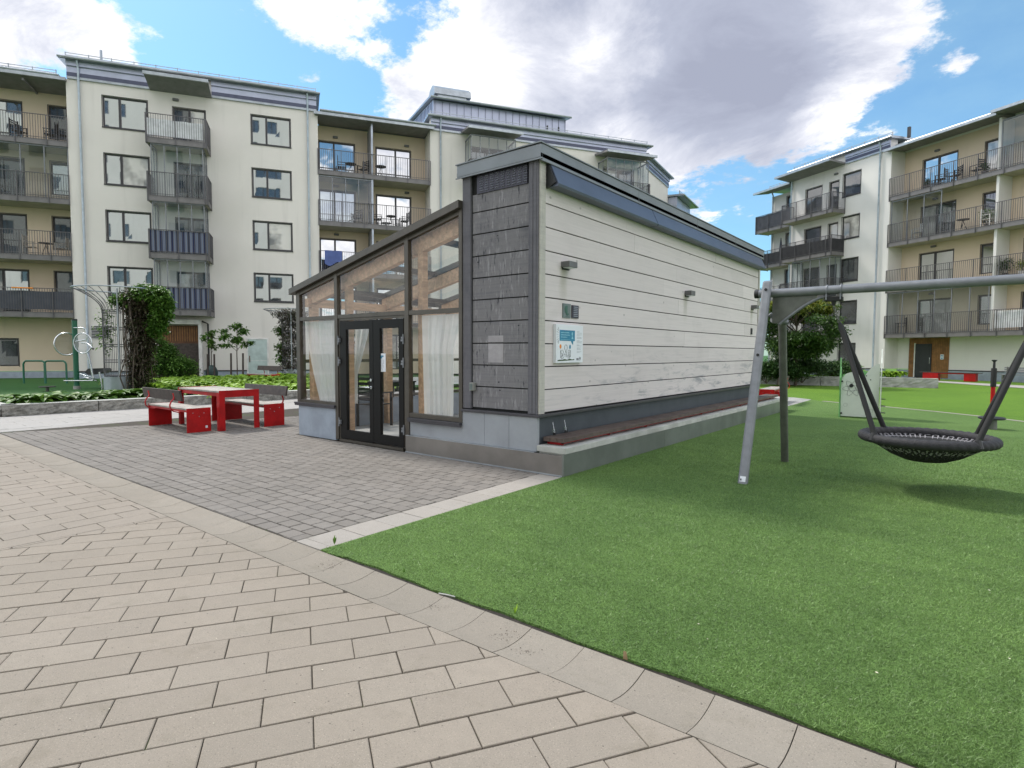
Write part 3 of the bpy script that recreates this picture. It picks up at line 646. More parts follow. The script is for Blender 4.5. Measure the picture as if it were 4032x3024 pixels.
P_('pipe_stub', MB().lathe([(.0, 0), (.014, 0), (.014, .01), (0, .01)], (0, 0, 0), 12), 'black').matrix_local = Matrix.Translation(Vector((-8.70, 5.972, .12)) - ROOTS[PV.name]) @ Matrix.Rotation(R(90), 4, 'X')
# double door
DR = P_('door_frame', MB().box(-8.488, -8.445, 5.985, 6.04, .03, 2.085).box(-6.832, -6.792, 5.985, 6.04, .03, 2.085).box(-8.445, -6.832, 5.985, 6.04, 2.045, 2.084), 'bronze', bevel=.002)
def leaf(x0, x1, g0, g1, hx, first):
    d = P_('door_leaf', MB().box(x0, g0, 5.975, 6.03, .055, 2.035).box(g1, x1, 5.975, 6.03, .055, 2.035).box(g0, g1, 5.975, 6.03, .055, .205).box(g0, g1, 5.975, 6.03, 1.895, 2.035), 'black_trim', bevel=.003)
    P_('door_glass', MB().quad((g0, 6.0, .205), (g1, 6.0, .205), (g1, 6.0, 1.895), (g0, 6.0, 1.895)), 'glass', d, recalc=False)
    for z in (.33, 1.36, 1.72):
        xx = (x0 - .02) if hx < 0 else (x1 - .025)
        P_('hinge', MB().box(xx, xx + .045, 5.945, 5.974, z - .035, z - .004).box(xx + .006, xx + .05, 5.945, 5.974, z + .004, z + .035).lathe([(.0, 0), (.011, 0), (.011, .15), (0, .15)], (xx + (0.0 if hx < 0 else .045), 5.955, z - .075), 8), 'steel_grey', d)
    return d
dl = leaf(-8.443, -7.56, -8.27, -7.66, -1, True); dr = leaf(-7.553, -6.834, -7.39, -6.945, 1, False)
P_('door_handle', MB().tube([(-7.60, 5.974, .95), (-7.60, 5.93, .95), (-7.70, 5.925, .95)], .011, 8), 'chrome', dl)
P_('lock', MB().tube([(-7.60, 5.974, 1.07), (-7.60, 5.955, 1.07)], .024, 14), 'chrome', dl)
P_('rose', MB().tube([(-7.60, 5.974, .95), (-7.60, 5.958, .95)], .026, 14), 'chrome', dl)
P_('threshold', MB().box(-8.445, -6.832, 5.955, 6.05, .0, .045), 'bronze')
# --- lean-to roof
ys_r = [6.12, 7.84, 9.56, 11.28, 13.0, 14.72]
for y in ys_r:
    P_('rafter', MB().ext([(-9.62, y, roofz(-9.62) - .37), (-5.602, y, roofz(-5.602) - .37), (-5.602, y, roofz(-5.602) - .13), (-9.62, y, roofz(-9.62) - .13)], (0, .11, 0)), 'pine', bevel=.004)
    P_('post', MB().box(-9.58, -9.45, y + .0, y + .13, .05, roofz(-9.5) - .375), 'pine', bevel=.004)
for x in (-8.49, -6.66): P_('post', MB().box(x, x + .11, 6.12, 6.225, .05, roofz(x) - .45 + .1), 'pine', bevel=.004)
P_('eaves_beam', MB().box(-9.60, -9.49, 6.06, 15.45, roofz(-9.55) - .41, roofz(-9.55) - .26), 'pine', bevel=.004)
rb = MB()
for y in ys_r + [15.42]:
    for yy in ((y - .02, y + .03) , (y + .08, y + .13)):
        rb.ext([(-9.8, yy[0], roofz(-9.8) - .125), (-5.62, yy[0], roofz(-5.62) - .125), (-5.62, yy[0], roofz(-5.62) - .03), (-9.8, yy[0], roofz(-9.8) - .03)], (0, yy[1] - yy[0], 0))
for x in (-9.55, -8.1, -6.75):
    rb.ext([(x, 6.03, roofz(x) - .125), (x + .07, 6.03, roofz(x + .07) - .125), (x + .07, 6.03, roofz(x + .07) - .045), (x, 6.03, roofz(x) - .045)], (0, 9.4, 0))
P_('roof_bars', rb, 'bronze')
for i, y in enumerate(ys_r):
    y2 = (ys_r + [15.42])[i + 1]
    P_('roof_glass', MB().quad((-9.86, y + .05, roofz(-9.86) - .014), (-5.605, y + .05, roofz(-5.605) - .014), (-5.605, y2 + .05, roofz(-5.605) - .014), (-9.86, y2 + .05, roofz(-9.86) - .014)), 'glass_roof', recalc=False)
P_('eaves_gutter', MB().box(-9.95, -9.86, 5.95, 15.5, roofz(-9.86) - .11, roofz(-9.86) - .02), 'bronze')
# side and end glazing
sf = MB(); ysb = [6.06] + [y + .06 for y in ys_r[1:]] + [15.42]
for y in ysb: sf.box(-9.73, -9.66, y - .04, y + .04, .58, roofz(-9.7) - .13)
for z in (.60, 1.35, 2.11, 2.42): sf.box(-9.73, -9.66, 6.06, 15.42, z - .03, z + .03)
for x in (-8.6, -7.3, -6.4): sf.ext([(x - .04, 15.42, .58), (x + .04, 15.42, .58), (x + .04, 15.42, roofz(x) - .1), (x - .04, 15.42, roofz(x) - .1)], (0, .07, 0))
for z in (.60, 2.11): sf.box(-9.6, -5.62, 15.42, 15.49, z - .03, z + .03)
P_('side_frame', sf, 'bronze')
for a, b_ in zip(ysb[:-1], ysb[1:]): P_('window_pane', MB().quad((-9.70, a + .04, .6), (-9.70, b_ - .04, .6), (-9.70, b_ - .04, 2.45), (-9.70, a + .04, 2.45)), 'glass', recalc=False)
P_('window_pane', MB().quad((-9.6, 15.45, .6), (-5.62, 15.45, .6), (-5.62, 15.45, roofz(-5.62) - .1), (-9.6, 15.45, roofz(-9.6) - .1)), 'glass', recalc=False)
P_('floor', MB().box(-9.62, -5.6, 6.05, 15.45, -.01, .045), 'inner_floor')
mb = MB()
for k in range(11):
    z0 = .05 + .2955 * k
    if z0 < 3.3: mb.box(-5.62, -5.598, 6.1, 15.4, z0, min(z0 + .285, 3.5))
P_('inner_wall', mb, 'board_white')
# --- things fixed to, hanging in or lying on the pavilion
def sidebox(name, y, z, hy, hz, label, cat, group=None):
    r = wthing(name, label, cat, (XR, y, z - hz), group)
    return r
LAMPG = 'square wall lamps along the white timber wall'
for (y0, y1, z0, z1, lab) in ((6.50, 6.72, 2.64, 2.72, 'grey box wall lamp nearest the front corner above the plaque'), (10.70, 10.92, 2.60, 2.69, 'grey box wall lamp in the middle of the white board wall'), (14.88, 15.10, 2.60, 2.69, 'grey box wall lamp at the far end of the white wall behind the swing leg')):
    r = wthing('wall_lamp', lab, 'wall lamp', (XR, (y0 + y1) / 2, z0), LAMPG)
    MB().box(XR - .01, XR + .125, y0, y1 - .02, z0 + .005, z1).build('housing', M['lampbody'], r, bevel=.004)
    MB().box(XR - .008, XR + .012, y0 + .02, y1 - .04, z0 - .02, z0 + .004).build('back_plate', M['black'], r)
    MB().box(XR + .02, XR + .11, y0 + .02, y1 - .04, z0 - .003, z0 + .004).build('lens', M['sign_white'], r)
r = wthing('plaque', 'small grey green plaque with green leaf emblem on white boards', 'plaque', (XR, 6.63, 1.98))
MB().box(XR - .006, XR + .012, 6.535, 6.72, 1.985, 2.175).build('backing', M['plaque'], r)
el = [(XR + .013, 6.615 + .045 * math.cos(a) * (1 if math.cos(a) < 0 else .9), 2.095 + .055 * math.sin(a)) for a in np.linspace(R(60), R(300), 14)]
MB().ext(el, (.003, 0, 0)).ext([(XR + .013, 6.60, 2.045), (XR + .013, 6.67, 2.045), (XR + .013, 6.66, 2.025), (XR + .013, 6.63, 2.015), (XR + .013, 6.61, 2.025)], (.003, 0, 0)).ext([(XR + .013, 6.58, 2.0), (XR + .013, 6.67, 2.0), (XR + .013, 6.67, 2.004), (XR + .013, 6.58, 2.004)], (.002, 0, 0)).build('emblem', M['plaque_leaf'], r)
r = wthing('vent_grille', 'small dark slotted vent grille beside the leaf plaque', 'vent', (XR, 6.84, 1.99))
MB().box(XR - .006, XR + .014, 6.755, 6.92, 1.99, 2.165).build('frame', M['louvre'], r, bevel=.004)
m = MB()
for i in range(6): m.box(XR + .0145, XR + .018, 6.785, 6.89, 2.012 + .0245 * i, 2.024 + .0245 * i)
m.build('slats', M['louvre_light'], r)
r = wthing('card_reader', 'small black oblong box near the far end of white wall', 'card reader', (XR, 14.9, 1.98))
MB().box(XR - .006, XR + .02, 14.88, 14.97, 1.98, 2.13).build('housing', M['black'], r, bevel=.004); MB().box(XR + .0205, XR + .0225, 14.90, 14.95, 2.0, 2.05).build('key_pad', M['lampbody'], r)
r = wthing('sensor_box', 'small grey box with pale lid low on the grey boards', 'box', (-5.43, 5.98, .99))
MB().box(-5.455, -5.385, 5.955, 6.012, .995, 1.105).build('housing', M['concrete_dark'], r, bevel=.004); MB().box(-5.445, -5.398, 5.949, 5.955, 1.005, 1.09).build('cover', M['plaque'], r)
# pale unweathered patch where a sign once hung
P_('old_sign_patch', MB().box(-5.155, -4.895, Y0 + .0075, Y0 + .014, 1.655 + .004, 1.745).box(-5.155, -4.895, Y0 + .0075, Y0 + .014, 1.385, 1.648 - .01), basic('pale_timber_patch', (.36, .34, .35), .85, 0, .14, 6), bevel=.0)
# sign board
SG = wthing('sign_board', 'white notice board with blue speech bubble and drawn figures on white wall', 'sign', (XR, 6.70, 1.37))
sx = XR + .045; s0, s1, t0, t1 = 6.325, 6.985, 1.385, 1.892
MB().box(XR - .004, sx, s0, s1, t0, t1).build('board', M['sign_white'], SG, bevel=.004)
def sp(u, v): return (sx + .0012, s0 + (s1 - s0) * u, t1 - (t1 - t0) * v)
def spoly(name, mat, polys, th=.0012):
    m = MB()
    for q in polys: m.ext([sp(*p) for p in q], (th, 0, 0))
    m.build(name, M[mat], SG)
def rct(u0, v0, u1, v1): return [(u0, v0), (u1, v0), (u1, v1), (u0, v1)]
spoly('speech_bubble', 'sign_blue', [rct(.115, .145, .68, .425), [(.53, .426), (.62, .426), (.61, .53), (.56, .48)]])
m = MB(); k = 0
for (u0, u1, v) in ((.155, .47, .195), (.155, .49, .255), (.155, .39, .31), (.155, .49, .36), (.155, .40, .375)):
    u = u0
    while u < u1:
        w = random.uniform(.010, .02); hgt = (.030 if v < .35 else .008) * random.choice((1, .7, .85)); m.ext([(p[0] + .0014, p[1], p[2]) for p in [sp(*q) for q in rct(u, v + .030 - hgt, min(u + w, u1), v + .030)]], (.001, 0, 0)); u += w + .005
m.ext([(p[0] + .0014, p[1], p[2]) for p in [sp(*q) for q in [(.56, .20), (.59, .19), (.60, .24), (.585, .29), (.62, .37), (.55, .37), (.575, .29), (.555, .25)]]], (.001, 0, 0))
m.build('bubble_lettering', M['sign_text'], SG)
def wire(m, pts, w=.0035):
    for a, b_ in zip(pts[:-1], pts[1:]): m.bar((a[0] + .001, a[1], a[2]), (b_[0] + .001, b_[1], b_[2]), w, .002)
m = MB()
def head(cx, cy, rx, ry): wire(m, [sp(cx + rx * math.cos(a), cy + ry * math.sin(a)) for a in np.linspace(0, 2 * math.pi, 15)])
head(.345, .60, .05, .075); head(.21, .715, .045, .05); head(.46, .70, .035, .04)
for cx, cy in ((.345, .68), (.21, .77), (.46, .745)):
    wire(m, [sp(cx, cy), sp(cx - .045, cy + .1), sp(cx + .045, cy + .1), sp(cx, cy)]); wire(m, [sp(cx - .03, cy + .1), sp(cx - .03, cy + .17)]); wire(m, [sp(cx + .025, cy + .1), sp(cx + .025, cy + .17)])
wire(m, [sp(.155, .66), sp(.155, .86), sp(.29, .77)]); wire(m, [sp(.52, .66), sp(.515, .84), sp(.40, .80)])
for a in np.linspace(R(120), R(250), 8): wire(m, [sp(.10 + .03 * math.cos(a), .28 + .16 * math.sin(-a)), sp(.10 + .09 * math.cos(a), .28 + .24 * math.sin(-a))], .002)
m.build('drawn_figures', M['ink'], SG)
spoly('orange_balloon', 'orange', [[sp_ for sp_ in [(.15 + .033 * math.cos(a), .575 + .06 * math.sin(a)) for a in np.linspace(0, 5.8, 12)]]]); spoly('blue_balloon', 'sign_blue', [[(.50 + .030 * math.cos(a), .58 + .06 * math.sin(a)) for a in np.linspace(0, 5.8, 12)]])
spoly('drawn_grass', 'leaf_dark', [[(.05, .955), (.66, .93), (.66, .90), (.58, .915), (.5, .895), (.4, .92), (.3, .90), (.2, .925), (.12, .915), (.05, .93)]])
m = MB()
for i, v in enumerate((.165, .20, .245, .275, .32, .345, .405, .43, .46, .52, .545, .60, .625, .65, .70, .725)):
    u = .76
    while u < .76 + (.17 if i % 3 else .10): w = random.uniform(.01, .03); m.ext([sp(*q) for q in rct(u, v, u + w, v + .009)], (.001, 0, 0)); u += w + .006
m.build('small_print', M['ink_grey'], SG)
st_ = [(.885 + (.042 if i % 2 == 0 else .017) * math.cos(R(90 + 36 * i)), .885 - (.055 if i % 2 == 0 else .022) * math.sin(R(90 + 36 * i))) for i in range(10)]
spoly('star_logo', 'ink', [st_, rct(.745, .885, .835, .925), rct(.755, .945, .90, .949)])

def curtain(name, x0, x1, z0, z1, y, label, shape, n=60, seed=0, amp=.035):
    rn = random.Random(seed); ph = [rn.uniform(0, 6) for _ in range(4)]; m = MB(); rows = 12; vs = []
    for j in range(rows + 1):
        t = j / rows; a, b_ = shape(t)
        for i in range(n + 1):
            u = i / n; x = a + (b_ - a) * u; q = u * 2 * math.pi
            yy = y + amp * (math.sin(q * 6 + ph[0] + t * .8) * .6 + math.sin(q * 11 + ph[1]) * .4 + math.sin(q * 2.3 + ph[2] - t) * .5) * (.6 + .5 * t)
            vs.append((x, yy, z1 + (z0 - z1) * t))
    fs = [(j * (n + 1) + i, j * (n + 1) + i + 1, (j + 1) * (n + 1) + i + 1, (j + 1) * (n + 1) + i) for j in range(rows) for i in range(n)]
    m.add(vs, fs); return single(name, m, M['sheer'], label, 'curtain', 'sheer curtains inside the glazed room', smooth=True, recalc=False)
curtain('curtain', -9.4, -8.6, .62, 2.07, 6.082, 'sheer white curtain drawn aside in the left low window of the pavilion', lambda t: (-9.60 + .42 * t ** 1.5, -8.60), seed=2, amp=.016)
curtain('curtain', -6.2, -5.7, .56, 2.07, 6.082, 'sheer white curtain in folds behind the right window of the pavilion', lambda t: (-6.52 + .06 * t, -5.69 - .17 * min(1, t * 3)), seed=5, amp=.018)
curtain('curtain', -8.4, -8.1, .62, 2.05, 6.30, 'white curtain swept to one side behind the left door leaf', lambda t: (-8.46, -8.02 - .42 * min(1, t * 1.5)), n=24, seed=8)
nt_ = wthing('notice', 'white paper notice with blue heading taped to the right door leaf', 'notice', (-7.33, 5.99, 1.2))
MB().box(-7.425, -7.275, 5.994, 5.9975, 1.21, 1.50).build('paper', M['sign_white'], nt_)
MB().box(-7.408, -7.325, 5.991, 5.9938, 1.445, 1.467).box(-7.405, -7.355, 5.991, 5.9938, 1.42, 1.442).build('heading', M['sign_blue'], nt_)
m = MB()
for i in range(9): m.box(-7.41, -7.41 + random.uniform(.07, .11), 5.991, 5.9938, 1.395 - .017 * i, 1.399 - .017 * i)
m.box(-7.365, -7.335, 5.991, 5.9938, 1.235, 1.243); m.build('print', M['ink_grey'], nt_)
# slatted bench on the concrete plinth along the side wall
LB = wthing('long_bench', 'long brown plank bench on a low concrete plinth along the white wall', 'bench', (-4.13, 11, .35))
m = MB()
for i in range(3):
    y = 6.06
    while y < 16.2:
        y2 = min(16.25, y + 3.4); m.box(-4.275 + .106 * i, -4.275 + .106 * i + .098, y + .002, y2 - .002, .395, .447); y = y2
m.build('planks', M['brown_plank'], LB, bevel=.003)
m = MB()
for y in np.arange(6.14, 16.2, 1.2): m.box(-4.265, -4.035, y, y + .03, .352, .394)
m.box(-4.05, -4.035, 6.14, 16.2, .366, .394).box(-4.26, -4.245, 6.14, 16.2, .366, .394); m.build('frame', M['red'], LB)
for k, (px, py, lab) in enumerate(((2183, 1714, 'clear tumbler with dark drink and straw at the near end of the long bench'), (2229, 1704, 'clear tumbler with straw standing farther along the long bench against the wall'))):
    g = G(px, py, .447); r = wthing('tumbler', lab, 'tumbler', g, 'drinks left on the long bench'); x, y, z = g
    MB().lathe([(0, .0), (.024, 0), (.031, .085), (.029, .085), (.022, .006), (0, .006)], (x, y, z + .001), 16).build('cup', M['glass'], r, smooth=True)
    MB().lathe([(0, .008), (.0215, .008), (.0235, .033), (0, .033)], (x, y, z), 14).build('drink', M['black'], r, smooth=True)
    MB().tube([(x + .01, y, z + .012), (x - .022, y - .01, z + .17)], .0032, 6).build('straw', M['chrome'], r)
# dark furniture inside
def furn_table(x, y, rz, label, L=.75, W=.75, h=.84, z=.045):
    r = thing('garden_table', label, 'table', (x, y, z), rz); m = MB()
    for i in range(6): m.box(-L / 2, L / 2, -W / 2 + i * W / 6 + .004, -W / 2 + (i + 1) * W / 6 - .004, h - .03, h)
    m.build('tabletop', M['black_wood'], r); MB().box(-L / 2 + .05, L / 2 - .05, -W / 2 + .04, W / 2 - .04, h - .10, h - .031).build('apron', M['black_wood'], r)
    for i in (-1, 1):
        for j in (-1, 1): MB().box(i * (L / 2 - .05) - .03, i * (L / 2 - .05) + .03, j * (W / 2 - .05) - .03, j * (W / 2 - .05) + .03, 0, h - .031).build('leg', M['black_wood'], r)
    return r
def furn_chair(x, y, rz, label, z=.045, mat='black_wood', group=None):
    r = thing('garden_chair', label, 'chair', (x, y, z), rz, group); m = MB()
    for i in range(5): m.box(-.23, .23, -.22 + i * .09, -.22 + i * .09 + .075, .43, .45)
    m.build('seat', M[mat], r); m = MB()
    for i in range(5): m.box(-.22, .22, .225, .245, .52 + i * .10, .58 + i * .10)
    m.build('backrest', M[mat], r)
    for i in (-1, 1):
        MB().box(i * .235 - .02, i * .235 + .02, -.24, -.20, 0, .66).build('leg', M[mat], r); MB().box(i * .235 - .02, i * .235 + .02, .21, .25, 0, 1.03).build('leg', M[mat], r)
        MB().box(i * .235 - .028, i * .235 + .028, -.26, .25, .661, .685).build('armrest', M[mat], r)
    return r
a = G(1530, 1660, .045); b_ = G(1388, 1692, .045)
furn_table(a.x - .30, a.y + .35, .08, 'dark slatted wooden table inside the glazed room behind the right door')
furn_chair(b_.x - .15, b_.y + .65, R(188), 'dark ladder-back wooden armchair behind the left door leaf')

# ================================================================== RED FURNITURE
def red_bench(loc, rz, label, L=1.78, back=True, group='red benches with grey plank seats', arms=.58):
    r = thing('park_bench', label, 'bench', loc, rz, group); m = MB()
    for i in range(4): m.box(-L / 2 + .012, L / 2 - .012, -.215 + i * .108, -.215 + i * .108 + .101, .425, .455)
    m.build('seat', M['grey_plank'], r, bevel=.003)
    for sx_ in (-1, 1):
        a = sx_ * L / 2; p = MB().box(min(a, a - sx_ * .012), max(a, a - sx_ * .012), -.22, .22, 0, .457).build('end_panel', M['red'], r, bevel=.002); m = MB()
        for (y, z) in ((-.09, .36), (.11, .37), (0, .30)): m.tube([(a, y, z), (a + sx_ * .006, y, z)], .008, 8)
        m.build('bolts', M['chrome'], p)
    MB().box(-L / 2 + .012, L / 2 - .012, -.20, -.18, .385, .424).box(-L / 2 + .012, L / 2 - .012, .18, .20, .385, .424).build('rails', M['red'], r)
    if back:
        m = MB().ext([(-L / 2 + .02, .262, .60), (-L / 2 + .02, .298, .60), (-L / 2 + .02, .335, .80), (-L / 2 + .02, .300, .80)], (L - .04, 0, 0)); m.build('backrest', M['dark_wood'], r, bevel=.004)
        for sx_ in (-1, 1):
            a = sx_ * arms; pts = [(a, y, z) for y, z in ((.0, .405), (.12, .385), (.24, .375), (.325, .40), (.375, .455), (.385, .52), (.36, .585), (.315, .63), (.31, .68), (.325, .74))]
            MB().tube(pts, .026, 8, flat=.42).build('back_arm', M['red'], r, smooth=True)
    return r
red_bench((-12.32, 4.95, 0), R(180), 'red bench with dark backrest on the near side of the red table')
rb2 = red_bench((-12.12, 6.35, 0), 0, 'red bench with dark backrest on the far side of the red table')
st2 = MB().box(.8905, .8925, -.10, -.065, .085, .125); 
b1 = [o for o in bpy.data.objects if o.get('label', '').startswith('red bench with dark backrest on the near')][0]
MB().box(-.8925, -.8905, -.195 + .04, -.155 + .04, .07, .115).build('sticker', M['sign_white'], b1)
T = thing('picnic_table', 'red framed table with grey plank top between two red benches', 'table', (-12.15, 5.64, 0)); TL = 1.82
m = MB()
for i in range(6): m.box(-TL / 2 + .015, TL / 2 - .008, -.385 + i * .129, -.385 + i * .129 + .122, .735, .765)
m.build('tabletop', M['grey_plank'], T, bevel=.003)
for s_ in (-1, 1):
    a = s_ * TL / 2; f = MB().ext([(a, -.395, 0), (a, -.285, 0), (a, -.285, .64), (a, .285, .64), (a, .285, 0), (a, .395, 0), (a, .395, .775), (a, -.395, .775)], (-s_ * .012, 0, 0)).build('end_frame', M['red'], T, bevel=.002)
    for q in (-1, 1): MB().box(a - s_ * .013 if s_ < 0 else a - .11, a + .11 if s_ < 0 else a - .013, q * .395 - (.012 if q > 0 else 0), q * .395 + (.012 if q < 0 else 0), 0, .73).build('leg_side', M['red'], f)
MB().box(-TL / 2 + .02, TL / 2 - .02, -.36, -.34, .66, .733).box(-TL / 2 + .02, TL / 2 - .02, .34, .36, .66, .733).build('rails', M['red'], T)
g = G(1037, 1512, .12); red_bench((g.x, g.y, .106), R(4), 'lone bench with dark backrest behind the lime hosta bed', arms=.5)
red_bench((-4.83, 19.05, 0), R(-86), 'red bench with dark backrest beyond the far end of the pavilion')
g = G(3738, 1499, 0); tB = math.atan2(-.5, .866)
RBn = thing('park_bench', 'backless red bench in front of the right building beside its brown entrance', 'bench', (g.x, g.y, 0), tB + .25, 'red benches with grey plank seats'); m = MB()
for i in range(4): m.box(-1.45, 1.45, -.215 + i * .108, -.115 + i * .108, .44, .47)
m.build('seat', M['dark_wood'], RBn)
MB().box(-1.25, -.50, -.2, .2, 0, .438).build('support', M['red'], RBn, bevel=.004); MB().box(.72, 1.25, -.2, .2, 0, .438).build('support', M['red'], RBn, bevel=.004)
MB().box(-.5, .72, -.18, -.15, .38, .438).build('rail', M['red'], RBn)
g = G(3405, 1478, .0); red_bench((g.x, g.y + .2, .05), tB, 'red bench with dark backrest against the right building wall behind the play panel')
GB = thing('slatted_bench', 'dark grey slatted bench against the right building at the frame edge', 'bench', tuple(G(4030, 1512, 0)), tB)
m = MB()
for i in range(4): m.box(-1, 1, -.2 + i * .1, -.12 + i * .1, .43, .46)
m.build('seat', M['steel_grey'], GB); m = MB()
for i in range(3): m.box(-1, 1, .24, .27, .56 + i * .1, .63 + i * .1)
m.build('backrest', M['steel_grey'], GB)
for s_ in (-1, 1): MB().box(s_ * .85 - .03, s_ * .85 + .03, -.2, .24, 0, .429).box(s_ * .85 - .03, s_ * .85 + .03, .205, .239, .43, .85).build('leg', M['steel_dark'], GB)

# ================================================================== SWING
SW = wthing('swing_frame', 'grey steel swing frame with splayed legs and long crossbar', 'swing frame', (-2.06, 7.85, 0))
zb = 2.275; xa, xb = -2.23, 1.95
def swpart(name, m, mat, **k): return m.build(name, M[mat], SW, **k)
cb = swpart('crossbar', MB().tube([(xa + .05, 7.85, zb), (xb - .05, 7.85, zb)], .052, 20), 'steel_grey', smooth=True)
for x0, x1 in ((xa, xa + .05), (xb - .05, xb)): MB().tube([(x0, 7.85, zb), (x1, 7.85, zb)], .055, 20).build('end_cap', M['black'], cb, smooth=True)
for x, sgn in ((-2.06, 1), (1.78, -1)):
    top = Vector((x, 7.77, 2.42)); bot = Vector((x, 6.95, 0)); 
    dv = (bot - top); dl_ = dv.length; mlt = Matrix.Translation(top) @ dv.to_track_quat('-Z', 'X').to_matrix().to_4x4()
    m = MB(); pr = [(-.052, -.028), (-.030, -.040), (.030, -.040), (.052, -.028), (.052, .028), (.030, .040), (-.030, .040), (-.052, .028)]
    vs = [tuple(top + Vector((a, 0, 0)) + Vector((0, 1, .33)).normalized() * c) for a, c in pr]; m.ext(vs, tuple(dv))
    lg = swpart('leg', m, 'steel_grey', bevel=.004)
    for t in (.045, .38):
        p = top + dv * t; MB().tube([(p.x, p.y - .046, p.z), (p.x, p.y - .030, p.z)], .017, 12).build('bolt', M['black'], lg, smooth=True)
    if sgn == 1:
        p = top + dv * .975; MB().ext([(p.x - .03, p.y - .0445, p.z - .03), (p.x + .035, p.y - .0445, p.z - .03), (p.x + .035, p.y - .0245 - .0, p.z + .03), (p.x - .03, p.y - .0245, p.z + .03)], (0, -.002, 0)).build('sticker', M['sign_white'], lg)
        MB().box(p.x - .022, p.x - .008, p.y - .048, p.y - .0465, p.z - .018, p.z + .006).build('print', M['ink'], lg)
    bl = swpart('leg', MB().tube([(x + sgn * .10, 8.12, 1.93), (x + sgn * .03, 8.75, 0)], .050, 16), 'steel_dark', smooth=True)
    swpart('brace_joint', MB().tube([(x + sgn * .02, 7.93, 1.95), (x + sgn * .16, 8.10, 1.92)], .035, 12).tube([(x, 7.90, 2.02), (x + sgn * .11, 7.97, 1.90)], .028, 12), 'steel_grey', smooth=True)
    arc = [(x + sgn * (.13 + .66 * (1 - math.cos(a))), 7.87, 1.90 + .335 * math.sin(a)) for a in np.linspace(0, R(90), 14)]
    arc = [(x + sgn * (.13 + .62 * t), 7.87, 1.885 + .335 * math.sin(t * math.pi / 2)) for t in np.linspace(0, 1, 14)]
    swpart('arched_brace', MB().tube(arc, .019, 10), 'steel_grey', smooth=True)
    pl = [(x + sgn * .04, 2.235)] + [(q[0] - sgn * .012, q[2] + .012) for q in arc[:9]][::-1]
    swpart('gusset_plate', MB().ext([(a, 7.862, c) for a, c in [(x + sgn * .04, 2.235), (arc[9][0], 2.235)] + [(q[0], q[2] + .01) for q in arc[:9]][::-1] + [(x + sgn * .04, 1.90)]], (0, .012, 0)), 'steel_dark')
BX = -.38; RB = .60
BS = wthing('basket_swing', 'black rope nest swing hanging on padded rods from the grey crossbar', 'basket swing', (BX, 7.85, .30))
ringz = lambda x: .592 - .0 * x
ring = [(BX + RB * math.cos(a), 7.85 + RB * math.sin(a), .592) for a in np.linspace(0, 2 * math.pi, 64, endpoint=False)]
m = MB(); vs = []; nR, nS = 240, 14
for i in range(nR):
    a = 2 * math.pi * i / nR; c = Vector((BX + RB * math.cos(a), 7.85 + RB * math.sin(a), .592)); o = Vector((math.cos(a), math.sin(a), 0))
    for k in range(nS):
        b_ = 2 * math.pi * k / nS; rr = .050 + .0035 * math.sin(a * 46 + b_ * 2)
        vs.append(c + o * (rr * math.cos(b_)) + Vector((0, 0, rr * math.sin(b_))))
m.add(vs, [(i * nS + k, i * nS + (k + 1) % nS, ((i + 1) % nR) * nS + (k + 1) % nS, ((i + 1) % nR) * nS + k) for i in range(nR) for k in range(nS)])
def m_rope():
    b = NB('black_rope'); c = (.022, .021, .024); nn = b.noise(60, 3); return b.fin(b.mix(nn, sc3(c, .6), sc3(c, 1.7)), .75, 0, b.bump(nn, .8, .006))
M['rope'] = m_rope(); M['net'] = basic('grey_net_rope', (.30, .29, .31), .7, 0, .2, 30)
rg = m.build('ring', M['rope'], BS, smooth=True)
def bz(r): # sagging net profile
    t = r / RB; return .585 - .235 * (1 - t ** 2.1) if t < 1 else .585
m = MB()
for k in range(6): # six bundles of radiating ropes with cross ropes
    for j in range(-5, 6):
        a = math.pi / 3 * k + j * R(5.2); m.tube([(BX + r * math.cos(a), 7.85 + r * math.sin(a), bz(r) + .012) for r in (.10, .22, .34, .46, .565)], .008, 5, cap=False)
for i in range(14):
    r = .08 + i * .037; m.tube([(BX + r * math.cos(a), 7.85 + r * math.sin(a), bz(r) + .016) for a in np.linspace(0, 2 * math.pi, 48, endpoint=False)], .006, 5, closed=True)
m.build('net', M['net'], BS, smooth=True, recalc=False)
m = MB(); m.lathe([(.0, -.245), (.10, -.243), (.20, -.222), (.32, -.165), (.45, -.08), (.585, -.022), (.60, -.03), (.45, -.092), (.32, -.182), (.2, -.238), (0, -.262)], (BX, 7.85, .592), 64)
def m_web():
    b = NB('woven_underside'); v = b.noise(40, 2); return b.fin(b.mix(v, (.008, .008, .009), (.03, .03, .032)), .85)
m2 = MB()
for k in range(40):
    a0 = 2 * math.pi * k / 40
    for sgn in (-1, 1): m2.tube([(BX + r * math.cos(a0 + sgn * t * .8), 7.85 + r * math.sin(a0 + sgn * t * .8), z) for t, r, z in ((0, .59, .565), (.25, .46, .50), (.5, .33, .415), (.75, .2, .36), (1, .05, .335))], .010, 5, cap=False)
m.v += m2.v; b0_ = len(m.v) - len(m2.v); m.f += [tuple(i + b0_ for i in f) for f in m2.f]; m.build('net_underside', m_web(), BS, smooth=True, recalc=False)
